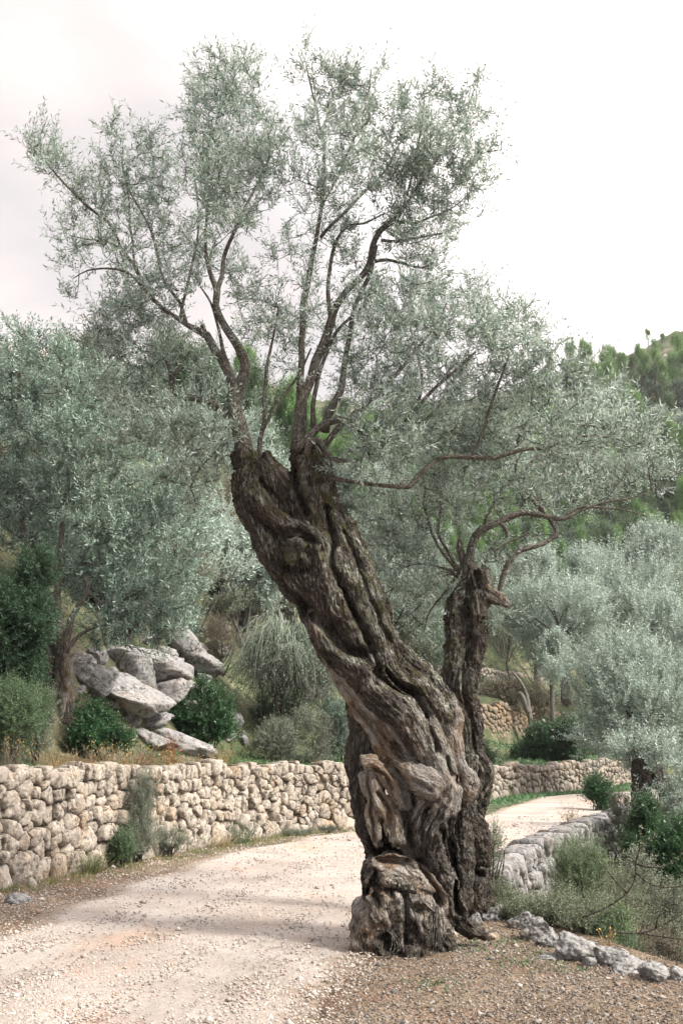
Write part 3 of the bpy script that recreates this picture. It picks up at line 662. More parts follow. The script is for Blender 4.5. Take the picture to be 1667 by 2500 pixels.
TREE1 = [
 # left fork down the outer left edge, ending in the swirl of pale wood above the cavity
 S([(592, 1100, 30), (598, 1135, 40), (604, 1180, 46), (620, 1240, 46), (645, 1300, 44), (675, 1360, 40), (705, 1415, 34), (742, 1465, 24), (768, 1520, 25, 0, .3), (799, 1585, 27, 0, .4), (830, 1640, 28, -.03, .8), (858, 1700, 25, -.05, .9), (886, 1750, 19, -.08, 1), (910, 1785, 17, -.12, 1), (935, 1830, 19, -.15, 1), (960, 1865, 25, -.17, 1), (1000, 1895, 33, -.20, 1), (1040, 1912, 38, -.22, 1), (1062, 1935, 30, -.2, 1)], 0, 0, 1.0),
 # dead jagged crest between the forks
 S([(648, 1108, 14), (658, 1130, 22), (685, 1165, 30), (712, 1205, 34), (728, 1250, 34), (735, 1300, 36), (720, 1350, 40), (735, 1400, 44), (765, 1450, 40), (795, 1500, 38), (830, 1550, 34), (862, 1585, 26)], .02, .45, 1.2),
 S([(630, 1140, 34), (655, 1190, 44), (672, 1240, 46), (688, 1290, 50), (712, 1345, 52), (740, 1395, 50), (775, 1450, 46), (805, 1500, 46), (832, 1540, 38), (850, 1565, 22)], .04, 0, 1.0),
 # lip curling to the right over the burl
 S([(620, 1215, 30), (655, 1258, 26), (695, 1282, 24), (735, 1296, 26), (775, 1315, 27), (800, 1345, 28), (808, 1400, 28), (822, 1460, 28), (850, 1520, 28), (882, 1570, 26), (908, 1610, 24), (928, 1650, 16)], -.14, .05, 1.4),
 # middle bark strand below the burl
 S([(765, 1330, 34), (775, 1385, 42), (790, 1440, 42), (820, 1500, 40), (848, 1550, 36), (875, 1590, 28), (905, 1625, 22), (925, 1665, 14)], -.12, .0, 1.2),
 # right fork
 S([(718, 1085, 22), (738, 1100, 38), (752, 1145, 44), (766, 1200, 46), (782, 1260, 46), (805, 1320, 46), (835, 1380, 48), (862, 1440, 48), (890, 1500, 46), (915, 1560, 44), (945, 1612, 40), (985, 1655, 38), (1026, 1690, 38), (1062, 1735, 36), (1082, 1790, 32, 0, .5), (1098, 1840, 34, 0, .9), (1118, 1885, 34, 0, 1), (1140, 1915, 34, -.02, 1), (1133, 1948, 22, 0, .8)], .02, 0, 1.0),
 S([(766, 1085, 22), (780, 1130, 28), (790, 1180, 30), (806, 1230, 32), (838, 1290, 34), (866, 1350, 34), (890, 1410, 34), (910, 1470, 33), (928, 1530, 32), (956, 1580, 31), (1000, 1625, 32), (1042, 1668, 32), (1080, 1712, 30, 0, .3), (1104, 1755, 26, 0, .6), (1108, 1800, 20, 0, .9), (1100, 1845, 18, -.04, 1), (1092, 1880, 14, -.04, 1)], .16, 0, .8),
 S([(745, 1120, 22), (735, 1165, 26), (740, 1210, 30), (752, 1255, 30), (770, 1300, 26), (800, 1340, 22)], -.10, 0, .6),
 S([(850, 1300, 18), (882, 1380, 19), (914, 1460, 19), (936, 1530, 19), (985, 1595, 18), (1030, 1640, 14)], .04, 0, .5),
 # lower left strand: rounded lichened back, then down the right front to the ground
 S([(760, 1490, 18, 0, .4), (786, 1548, 24, 0, .4), (817, 1592, 28), (852, 1622, 32), (886, 1654, 40), (924, 1690, 45, 0, .15), (967, 1728, 46, 0, .25), (1008, 1770, 43, 0, .35), (1042, 1815, 41, 0, .45), (1068, 1860, 38, 0, .5), (1088, 1905, 36, 0, .6), (1096, 1945, 33, 0, .6), (1082, 1985, 33, 0, .5), (1064, 2030, 30), (1056, 2075, 28), (1068, 2115, 28), (1088, 2155, 29), (1106, 2195, 31), (1114, 2235, 33)], -.16, 0, .8),
 S([(850, 1660, 26), (895, 1705, 30), (935, 1750, 32), (970, 1795, 32), (1005, 1840, 30), (1035, 1885, 26), (1050, 1930, 22)], -.10, .85, .6),
 S([(1020, 1720, 24), (1052, 1770, 22), (1072, 1820, 20), (1082, 1860, 18), (1100, 1900, 18)], -.08, .85, .5),
 # dark stem at the back left, down to the stump
 S([(858, 1690, 16), (878, 1740, 30), (890, 1790, 38), (892, 1845, 42), (892, 1900, 40), (898, 1960, 38), (908, 2020, 36), (922, 2075, 32), (940, 2130, 36), (950, 2190, 44)], .14, .1, .3),
 # carved plate of dead wood facing the road
 S([(888, 1868, 20), (912, 1862, 20), (935, 1878, 22), (957, 1902, 24), (972, 1930, 24), (985, 1960, 20), (1002, 1972, 10)], -.20, 1, 1.8),
 S([(898, 1880, 22), (904, 1915, 26), (922, 1950, 28), (945, 1980, 26), (957, 2010, 24), (963, 2040, 20), (972, 2066, 12)], -.16, 1, 1.8),
 S([(905, 1960, 16), (910, 2000, 18), (918, 2040, 15), (926, 2068, 9)], -.15, 1, .4),
 S([(985, 1985, 14), (968, 2010, 15), (985, 2045, 17), (1000, 2085, 15), (1015, 2120, 12)], -.10, .8, .8),
 # middle columns
 S([(1058, 1930, 24, 0, .8), (1030, 1955, 22, 0, .7), (1012, 1995, 22, 0, .5), (1005, 2035, 22), (1018, 2080, 20), (1035, 2120, 20), (1050, 2160, 20), (1075, 2205, 22)], -.12, .4, .4),
 S([(1095, 1960, 26), (1085, 2005, 24), (1092, 2050, 22), (1100, 2100, 22), (1106, 2150, 24), (1112, 2210, 26)], .02, 0, .3),
 S([(1040, 1940, 50), (1030, 2000, 50), (1030, 2080, 50), (1045, 2160, 52), (1060, 2230, 50)], .22, 0, .2),
 S([(930, 2015, 36), (958, 2070, 44), (985, 2130, 50)], .15, 0, .2),
 S([(1130, 1850, 30), (1138, 1910, 30), (1125, 1970, 34), (1120, 2040, 36), (1118, 2110, 36), (1118, 2200, 40)], .20, 0, .4),
 # stump at the base: sloping slab on top, blocks below
 S([(910, 2120, 22), (945, 2112, 24), (985, 2122, 28), (1022, 2146, 29), (1054, 2182, 29), (1076, 2222, 24), (1090, 2262, 18)], -.20, .75, 1.0, balls=[(945, 2150, -.20, 46, (1, .8, .6)), (1010, 2190, -.2, 60, (1, .8, .8))]),
 S([(912, 2088, 11), (896, 2110, 13), (891, 2140, 14), (900, 2172, 16), (915, 2200, 18)], -.12, .2, .3),
 S([(905, 2200, 24), (893, 2245, 34), (898, 2295, 38), (905, 2340, 40)], -.22, .6, .3, balls=[(922, 2228, -.30, 56, (.95, .8, 1.05)), (908, 2292, -.26, 48, (.95, .9, 1.1)), (955, 2300, -.32, 40, (1, .8, 1)), (1052, 2265, -.24, 42, (.9, .9, 1.2)), (1000, 2215, -.34, 46, (1.1, .7, .9)), (985, 2285, -.36, 36, (.8, .8, 1.2)), (1030, 2215, -.32, 34, (1, .8, 1))]),
 S([(955, 2200, 40), (965, 2250, 44), (975, 2300, 44), (985, 2345, 42)], -.22, .5, .3),
 S([(1025, 2210, 40), (1030, 2250, 40), (1028, 2300, 34), (1020, 2350, 30)], -.28, .5, .4, balls=[(1012, 2325, -.34, 26, (1, .9, 1.1))]),
 S([(1070, 2215, 28), (1075, 2260, 26), (1072, 2300, 24), (1070, 2340, 26)], -.16, .4, .3),
 S([(940, 2120, 40), (960, 2190, 56), (970, 2280, 66), (975, 2350, 70)], .06, .3, .2),
 # roots spreading into the ground
 S([(1108, 2215, 26), (1125, 2245, 20), (1150, 2268, 14), (1180, 2285, 8)], -.02, 0, .3),
 S([(905, 2320, 30), (880, 2345, 20), (856, 2362, 10)], -.22, .1, .3),
 S([(960, 2310, 34), (950, 2350, 24), (935, 2378, 12)], -.34, .2, .3),
 S([(1010, 2310, 30), (1015, 2350, 24), (1035, 2376, 12)], -.36, .2, .3),
 S([(1075, 2290, 26), (1100, 2320, 18), (1130, 2345, 9)], -.16, .1, .3),
 S([(1040, 1990, 20), (1052, 2060, 18), (1040, 2130, 20), (1062, 2190, 22), (1075, 2250, 20)], -.12, .2, .4),
 S([(1045, 2300, 28), (1060, 2330, 24), (1075, 2352, 14)], -.20, .1, .3),
 # torn splinter at the left edge
 S([(880, 1748, 12), (862, 1745, 10), (848, 1736, 6)], .0, .6, .3),
]
base1 = G(990, 2345)
tree1 = empty('old_olive_tree', (P(1000, 2300, TY)[0], TY, 0), label='huge ancient olive tree with a twisted leaning trunk at the edge of the track', cat='tree')
o1 = np.array(tree1.location)
v, f, fib, mask, nr = fuse('trunk', TREE1, TY, .0105, ridge=.021, lumps=.034, smooth_it=1, carve=[(a_, b_*1.15, c_*1.3) for a_, b_, c_ in CARVE1], low_lump=1.2)
# burl on the trunk
zz = v[:, 2]
# lichen on the upper-facing right flank, moss on dark shoulders
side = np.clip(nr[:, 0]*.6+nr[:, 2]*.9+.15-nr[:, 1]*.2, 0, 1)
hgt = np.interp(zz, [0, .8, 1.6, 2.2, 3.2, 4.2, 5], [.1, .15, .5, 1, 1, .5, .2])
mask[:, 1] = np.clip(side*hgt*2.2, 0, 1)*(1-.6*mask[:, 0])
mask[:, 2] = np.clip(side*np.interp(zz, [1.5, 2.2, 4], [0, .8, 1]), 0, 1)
trunk1 = obj('trunk', mesh_data('trunk', v-o1, f, M_BARK, True, {'fib': ('FLOAT_VECTOR', fib), 'mask': ('FLOAT_COLOR', mask)}), tree1)
bc = P(720, 1348, TY-.22); bv, bf = rock_shape(4, (M(36, TY), M(38, TY)*.9, M(32, TY)), 5, 7, .22, .20)
bfib = bv*1.0; bm = np.column_stack([np.full(len(bv), .1), np.full(len(bv), .5), np.full(len(bv), 1.), np.ones(len(bv))])
obj('burl', mesh_data('burl', bv+bc-o1, bf, M_BARK, True, {'fib': ('FLOAT_VECTOR', bfib), 'mask': ('FLOAT_COLOR', bm)}), trunk1)

TY2 = 10.1
TREE2 = [
 S([(1140, 1370, 12, 0, .7), (1150, 1395, 24, 0, .4), (1150, 1425, 28), (1132, 1460, 30), (1116, 1510, 31), (1116, 1565, 31), (1116, 1620, 32), (1108, 1680, 34), (1118, 1740, 35), (1132, 1795, 35), (1146, 1850, 34), (1150, 1910, 36), (1144, 1970, 38), (1130, 2035, 40), (1128, 2100, 42), (1132, 2170, 48), (1140, 2240, 56)], 0, 0, 1.0),
 S([(1168, 1390, 16, 0, .6), (1166, 1430, 26), (1160, 1480, 30), (1162, 1530, 30), (1158, 1580, 28), (1146, 1630, 28), (1136, 1690, 28), (1146, 1750, 26), (1158, 1810, 24), (1168, 1870, 26), (1172, 1925, 26), (1160, 1985, 26), (1150, 2050, 30)], -.06, 0, -1.0),
 S([(1180, 1372, 7, 0, 1), (1182, 1400, 12, 0, 1), (1178, 1430, 20, 0, .6), (1170, 1470, 26)], .03, .5, .3),
 S([(1165, 1432, 22), (1190, 1450, 18), (1212, 1462, 17), (1228, 1470, 13), (1238, 1478, 11)], -.05, .5, .8),
 S([(1124, 1300, 3, 0, .5), (1122, 1335, 7, 0, .5), (1130, 1370, 13, 0, .5), (1145, 1400, 20)], .05, .5, .4),
 S([(1140, 2000, 30), (1158, 2030, 34), (1166, 2065, 36), (1166, 2095, 32)], -.18, .15, .4, balls=[(1165, 2088, -.16, 34, (.95, .9, 1.0))]),
 S([(1120, 2080, 30), (1110, 2150, 34), (1108, 2220, 38)], -.08, 0, .4),
 S([(1170, 2120, 20), (1178, 2170, 24), (1190, 2230, 26)], .0, 0, .4),
 S([(1140, 2190, 40), (1190, 2225, 26), (1225, 2245, 16)], -.02, 0, .4),
 S([(1160, 1840, 20), (1176, 1870, 20), (1180, 1910, 20), (1168, 1950, 18)], -.1, .3, .4),
]
tree2 = empty('olive_tree', (P(1140, 2200, TY2)[0], TY2, 0), label='slimmer upright olive tree with dark furrowed bark close behind the huge leaning one', cat='tree')
o2 = np.array(tree2.location)
v, f, fib, mask, nr = fuse('trunk', TREE2, TY2, .0125, ridge=.024, lumps=.03, smooth_it=1, carve=[([(1142, 1440), (1140, 1500), (1146, 1560), (1138, 1610)], 7, .12), ([(1130, 1640), (1128, 1700), (1146, 1760), (1155, 1830)], 5, .07), ([(1130, 2080), (1126, 2160), (1128, 2230)], 14, .25), ([(1158, 1400), (1166, 1440)], 6, .08), ([(1140, 2060), (1146, 2125), (1175, 2135)], 8, .14)])
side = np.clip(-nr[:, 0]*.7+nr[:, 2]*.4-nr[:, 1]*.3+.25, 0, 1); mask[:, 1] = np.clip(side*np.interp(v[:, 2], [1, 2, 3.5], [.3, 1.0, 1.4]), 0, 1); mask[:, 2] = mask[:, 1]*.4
trunk2 = obj('trunk', mesh_data('trunk', v-o2, f, M_BARK, True, {'fib': ('FLOAT_VECTOR', fib), 'mask': ('FLOAT_COLOR', mask)}), tree2)

# ---------------------------------------------------------------- foliage builders
def leaf_quads(pos, d, side, ln, wd, fold=.25, curl=.12):
    """pos,d,side: (N,3); returns verts (N*4,3), quads (N,4)"""
    d = unit(d); side = unit(side-d*(side*d).sum(1)[:, None]); up = np.cross(side, d)
    ln = ln[:, None]; wd = wd[:, None]
    a = pos; b = pos+d*ln*.48+side*wd*.5+up*wd*fold; c = pos+d*ln-up*ln*curl; e = pos+d*ln*.48-side*wd*.5+up*wd*fold
    v = np.stack([a, b, c, e], 1).reshape(-1, 3); n = len(pos)
    return v, (np.arange(n)[:, None]*4+np.arange(4)[None])
def sprays(tips, dirs, r_, nodes=9, length=.26, leaf=(.05, .011), spread=.75, up=.25, tintb=None):
    """shoots with opposite pairs of leaves"""
    N = len(tips); d = unit(dirs)
    a = unit(np.cross(d, r_.normal(size=(N, 3)))); b = np.cross(d, a)
    bend = r_.normal(size=(N, 3))*.22+np.array([0, 0, up])
    Ls = length*r_.uniform(.6, 1.35, N)
    tq = (np.arange(nodes)+.6)/nodes
    pos = tips[:, None]+d[:, None]*(tq[None, :, None]*Ls[:, None, None])+bend[:, None]*(tq[None, :, None]**2*Ls[:, None, None])
    dd = unit(d[:, None]+bend[:, None]*(2*tq[None, :, None]))
    par = (np.arange(nodes) % 2)[None, :, None]
    s0 = np.where(par == 0, a[:, None], b[:, None]); Ps, Ds, Ss = [], [], []
    for sg in (1, -1):
        jit = r_.normal(size=pos.shape)*.20
        Ps.append(pos.reshape(-1, 3)); Ds.append((dd*(1-spread*.45)+sg*s0*spread+jit).reshape(-1, 3))
        Ss.append((np.cross(dd, s0)+r_.normal(size=pos.shape)*.5).reshape(-1, 3))
    Ps, Ds, Ss = np.concatenate(Ps), np.concatenate(Ds), np.concatenate(Ss); n = len(Ps)
    sz = r_.uniform(.6, 1.25, n)
    v, q = leaf_quads(Ps, Ds, Ss, leaf[0]*sz, leaf[1]*sz*r_.uniform(.8, 1.2, n))
    if tintb is None: tintb = r_.random(N)
    ti = np.tile(np.repeat(tintb, nodes), 2)*.6+r_.random(n)*.4
    stem = np.stack([tips, tips+d*(Ls*.5)[:, None]+bend*(Ls*.25)[:, None], tips+d*Ls[:, None]+bend*Ls[:, None]], 1)
    return v, q, np.repeat(ti, 4), stem
def thin_tubes(lines, r0, r1):
    """lines (N,K,3) -> three-sided stems"""
    N, K, _ = lines.shape; t_ = unit(lines[:, -1]-lines[:, 0]); a = unit(np.cross(t_, np.array([.31, .2, .93]))); b = np.cross(t_, a)
    r0 = np.broadcast_to(r0, N); r1 = np.broadcast_to(r1, N)
    rr = r0[:, None]+(r1-r0)[:, None]*np.linspace(0, 1, K)[None]
    th = np.array([0, 2.094, 4.189]); off = a[:, None]*np.cos(th)[None, :, None]+b[:, None]*np.sin(th)[None, :, None]
    v = (lines[:, :, None]+off[:, None]*rr[:, :, None, None]).reshape(-1, 3)
    base = np.arange(N)[:, None, None]*K*3; i = np.arange(K-1)[None, :, None]*3; j = np.arange(3)[None, None]; j2 = (j+1) % 3
    q = np.stack([base+i+j, base+i+j2, base+i+3+j2, base+i+3+j], -1).reshape(-1, 4)
    fib = np.zeros_like(v)
    fib[:] = v*np.array([1, 1, .3]); return v, q, fib
def grow(nodes, pts, r_, seg=4, droop=.0, maxlen=1.0, hang=0):
    """attach every point to the nearest part of the growing tree"""
    nodes = [np.asarray(nodes)]; cur = nodes[0]
    d0 = np.array([np.min(((cur-p)**2).sum(1)) for p in pts]); order = np.argsort(d0)
    lines = []; from_ = []; buf = np.empty((len(cur)+len(pts)*(seg-1)+5, 3)); buf[:len(cur)] = cur; n = len(cur)
    for i in order:
        p = pts[i]; dv = buf[:n]-p; d2 = (dv**2).sum(1)+np.maximum(0, dv[:, 2])*.25*(0 if hang else 1)
        k = int(np.argmin(d2)); q = buf[k].copy(); L_ = math.sqrt(((p-q)**2).sum())
        mid = r_.normal(size=3)*L_*.10+np.array([0, 0, -.10*L_ if not hang else .12*L_])
        tq = np.linspace(0, 1, seg)[:, None]; ln = q+(p-q)*tq+mid*(4*tq*(1-tq))
        lines.append(ln); from_.append(L_); buf[n:n+seg-1] = ln[1:]; n += seg-1
    return np.array(lines), np.array(from_), order
def blob_points(blobs, Y, r_, dens, dscale=1.0, ybias=0):
    pts = []
    for bl in blobs:
        px, py, rx, ry = bl[:4]; w = bl[4] if len(bl) > 4 else 1.0; yo = bl[5] if len(bl) > 5 else None
        n = max(3, int(rx*ry*math.pi*dens*w)); yc = Y+(yo if yo is not None else r_.normal()*.35*dscale+ybias)
        d = unit(r_.normal(size=(n, 3)))*(r_.random(n)**.36)[:, None]*1.12
        c = P(px, py, yc); s = Y/F*1.03
        pts.append(c+d*np.array([rx*s, (rx+ry)*.5*s*dscale, ry*s]))
    return np.concatenate(pts)
def limb_set(specs, Y, parent, origin, mat, name='limb'):
    """each limb a part; returns skeleton points"""
    sk = []
    for i, sp in enumerate(specs):
        W = [[*P(p[0], p[1], Y+(p[3] if len(p) > 3 else 0)), M(p[2], Y)*.72] for p in sp]
        c = spline(W, step=.06); c[:, :3] += np.stack([noise(np.column_stack([np.arange(len(c))*.23+i*3.3, np.full(len(c), k*4.4), np.zeros(len(c))])) for k in range(3)], -1)*np.minimum(.03, c[:, 3]*.55)[:, None]
        r = np.maximum(c[:, 3], .004); v, q, tr, fib = tube(c[:, :3], r, 12 if r[0] > .03 else 7, lump=.16, seed=i)
        a = Acc(); a.add(v-origin, q, tr, fib=fib)
        obj(name, a.mesh(name, mat, True), parent); sk.append(c[::2, :3])
    return np.concatenate(sk)
def crown(parent, origin, sk, pts, r_, mat, nsp=3, nodes=9, length=.24, leaf=(.05, .0115), twig=.004, up=.3, spread=.75, fruit=0, hang=0, part='foliage', dirup=.45, out=.35):
    lines, L_, order = grow(sk, pts, r_, hang=hang)
    a = Acc(); v, q, fib = thin_tubes(lines, twig*(1+L_*3), twig*.45); a.add(v-origin, q, None, fib=fib)
    tips = lines[:, -1]; d = unit(lines[:, -1]-lines[:, -2])
    cen = pts.mean(0)
    T, D = [], []
    for k in range(nsp):
        kk = r_.random(len(lines))*.75+.25 if k else np.ones(len(lines))
        seg = lines.shape[1]-1; f_ = kk*seg; i0 = np.minimum(f_.astype(int), seg-1); fr = (f_-i0)[:, None]
        rr = np.arange(len(lines)); pp = lines[rr, i0]*(1-fr)+lines[rr, i0+1]*fr
        T.append(pp); D.append(d*.5+np.array([0, 0, dirup])+r_.normal(size=(len(lines), 3))*.55+unit(pp-cen)*out)
    T = np.concatenate(T); D = np.concatenate(D)
    tb = np.clip(.5+fbm(T*1.6, 2)*1.2+r_.normal(size=len(T))*.16, 0, 1)
    v, q, ti, stem = sprays(T, D, r_, nodes, length, leaf, spread, up*.6, tb)
    fo = Acc(); fo.add(v-origin, q, None, tint=ti)
    sv, sq, sf = thin_tubes(stem, twig*.55, twig*.2); a.add(sv-origin, sq, None, fib=sf)
    obj('twigs', a.mesh('twigs', M_TWIG), parent, kind='stuff')
    fol = obj(part, fo.mesh(part, mat), parent, kind='stuff')
    if fruit:
        fv, ff = ICO[1]; fr_ = Acc(); ch = r_.choice(len(T), fruit, replace=False)
        for c in ch:
            fr_.add(fv*np.array([.008, .008, .0115])+T[c]+r_.normal(size=3)*.03-np.array([0, 0, .02])-origin, None, ff)
        obj('olives', fr_.mesh('olives', M_FRUIT, True), parent, kind='stuff')
    return T
t = NT('green_olive_fruit'); t.b.inputs['Base Color'].default_value = (.10, .16, .05, 1); M_FRUIT = t.fin(None, None, .4)

# ---------------------------------------------------------------- limbs and crown of the huge tree
L1 = [
 [(594, 1120, 38), (588, 1070, 33), (580, 1015, 28), (574, 965, 26), (566, 930, 18), (548, 890, 16), (522, 850, 15), (505, 818, 15), (478, 803, 12), (455, 792, 9), (432, 776, 8), (400, 755, 7), (372, 730, 7), (351, 700, 7), (330, 651, 7), (298, 608, 6), (271, 550, 6), (213, 502, 5), (154, 443, 4), (106, 388, 3), (70, 350, 2)],
 [(576, 985, 22, .02), (590, 930, 20), (600, 890, 18), (590, 862, 17), (566, 822, 15), (540, 785, 13), (527, 745, 12), (530, 710, 12), (518, 680, 9), (507, 640, 7), (502, 580, 6), (506, 500, 5), (500, 430, 4), (512, 350, 3), (538, 260, 3), (548, 180, 2)],
 [(530, 712, 10), (542, 670, 9), (548, 625, 8), (575, 560, 7), (600, 505, 6), (625, 455, 5), (652, 405, 4), (660, 340, 3)],
 [(564, 1015, 20, -.02), (540, 998, 15), (515, 982, 13), (475, 972, 12), (440, 965, 12), (422, 945, 10), (417, 905, 8), (400, 875, 6), (370, 860, 5), (320, 862, 4), (285, 880, 3)],
 [(422, 940, 7), (430, 905, 5), (450, 880, 4), (470, 850, 3)],
 [(505, 815, 9), (497, 803, 10), (493, 794, 9)],
 [(455, 790, 7), (440, 740, 6), (410, 700, 6), (394, 662, 5), (372, 571, 5), (346, 518, 4), (319, 470, 3), (300, 410, 3), (300, 360, 2)],
 [(440, 782, 6), (452, 720, 5), (470, 640, 5), (485, 560, 4), (480, 470, 3), (470, 400, 3)],
 [(330, 651, 5), (325, 600, 4), (319, 555, 4), (314, 475, 3), (300, 420, 3)],
 [(351, 708, 5), (320, 670, 4), (270, 655, 4), (215, 660, 3), (180, 680, 2)],
 [(298, 608, 5), (260, 590, 4), (220, 585, 3), (170, 575, 2)],
 [(634, 1125, 10), (636, 1070, 9), (643, 1030, 8), (647, 950, 7), (655, 880, 6), (668, 820, 4), (680, 750, 3)],
 [(641, 1052, 8), (660, 1015, 6), (680, 985, 6), (705, 950, 5), (735, 905, 4), (760, 850, 3)],
 [(575, 975, 9, .08), (560, 900, 8), (545, 850, 7), (530, 790, 5), (515, 740, 4), (490, 700, 3)],
 [(728, 1100, 32), (730, 1060, 27), (734, 1010, 23), (745, 955, 19), (762, 905, 17), (786, 850, 16), (805, 795, 15), (820, 748, 13), (850, 705, 12), (878, 680, 12), (900, 645, 11), (912, 600, 11), (930, 560, 10), (963, 536, 9), (985, 505, 8), (1006, 475, 7), (1030, 440, 5), (1060, 400, 4), (1090, 350, 3), (1120, 290, 2)],
 [(733, 1030, 14, .06), (732, 960, 13), (734, 890, 12), (738, 800, 11), (743, 735, 11), (756, 661, 10), (772, 585, 8), (785, 502, 7), (790, 430, 6), (790, 369, 5), (778, 290, 4), (762, 225, 3), (745, 150, 2)],
 [(783, 580, 7), (800, 560, 6), (847, 512, 6), (885, 472, 5), (930, 430, 4), (960, 380, 3), (990, 320, 2)],
 [(790, 1055, 18), (800, 1020, 14), (815, 985, 13), (832, 950, 12), (842, 890, 10), (850, 830, 9), (862, 767, 8), (885, 705, 8), (905, 660, 8), (918, 600, 6)],
 [(806, 800, 9), (804, 735, 8), (802, 680, 7), (808, 630, 7), (825, 581, 6), (850, 550, 5), (890, 545, 4), (940, 520, 3)],
 [(765, 1050, 11, .05), (766, 990, 9), (775, 930, 8), (790, 880, 7), (815, 820, 6), (850, 780, 5), (900, 740, 4)],
 [(963, 540, 6), (1010, 545, 5), (1050, 530, 4), (1100, 510, 3), (1150, 470, 2)],
 [(905, 640, 8), (945, 635, 6), (990, 645, 5), (1030, 655, 4), (1060, 640, 3)],
 [(930, 585, 6), (970, 590, 5), (1020, 580, 4), (1080, 570, 3)],
 [(985, 505, 5), (1005, 430, 4), (1020, 360, 4), (1030, 290, 3), (1035, 240, 2)],
 [(786, 500, 5), (820, 440, 4), (850, 370, 4), (880, 300, 3), (900, 220, 2), (905, 170, 2)],
 [(720, 1098, 14, -.12), (742, 1078, 15, -.14), (770, 1052, 14, -.16), (800, 1034, 13, -.18), (835, 1027, 12, -.2), (862, 1033, 12, -.22), (884, 1052, 10, -.25), (897, 1084, 8, -.28), (900, 1120, 5, -.3)],
 [(748, 1115, 10, -.16), (752, 1092, 11, -.2), (765, 1076, 10, -.22), (782, 1076, 9, -.24), (794, 1095, 8, -.26), (812, 1120, 8, -.26), (844, 1126, 7, -.26), (880, 1120, 5, -.25)],
 [(790, 1090, 12), (815, 1052, 10), (857, 1017, 8), (895, 985, 8), (928, 954, 7), (975, 905, 6), (1010, 860, 5), (1060, 800, 4), (1090, 740, 3)],
 [(806, 1165, 10), (840, 1172, 8), (875, 1178, 7), (946, 1187, 7), (1000, 1187, 10), (1022, 1162, 10), (1045, 1140, 9), (1070, 1120, 8), (1110, 1113, 9), (1152, 1117, 9), (1207, 1117, 9), (1258, 1100, 8), (1322, 1094, 6), (1382, 1074, 5), (1450, 1064, 4), (1520, 1075, 3)],
 [(850, 1100, 8), (900, 1090, 8), (946, 1070, 8), (985, 1035, 8), (1020, 990, 7), (1060, 950, 6), (1110, 905, 5), (1160, 860, 4)],
 [(1258, 1100, 6), (1280, 1040, 5), (1330, 990, 4), (1370, 940, 3), (1390, 900, 2)],
 [(1152, 1117, 6), (1180, 1050, 5), (1200, 980, 5), (1230, 900, 4), (1250, 840, 3)],
 [(1020, 990, 6), (1030, 930, 5), (1020, 870, 4), (1000, 800, 3)],
 [(560, 1040, 9), (520, 1050, 6), (480, 1040, 5), (430, 1035, 4), (380, 1020, 3)],
 [(560, 1075, 9), (530, 1100, 6), (490, 1140, 4), (465, 1190, 3)],
]
sk1 = limb_set(L1, TY, tree1, o1, M_LIMB)
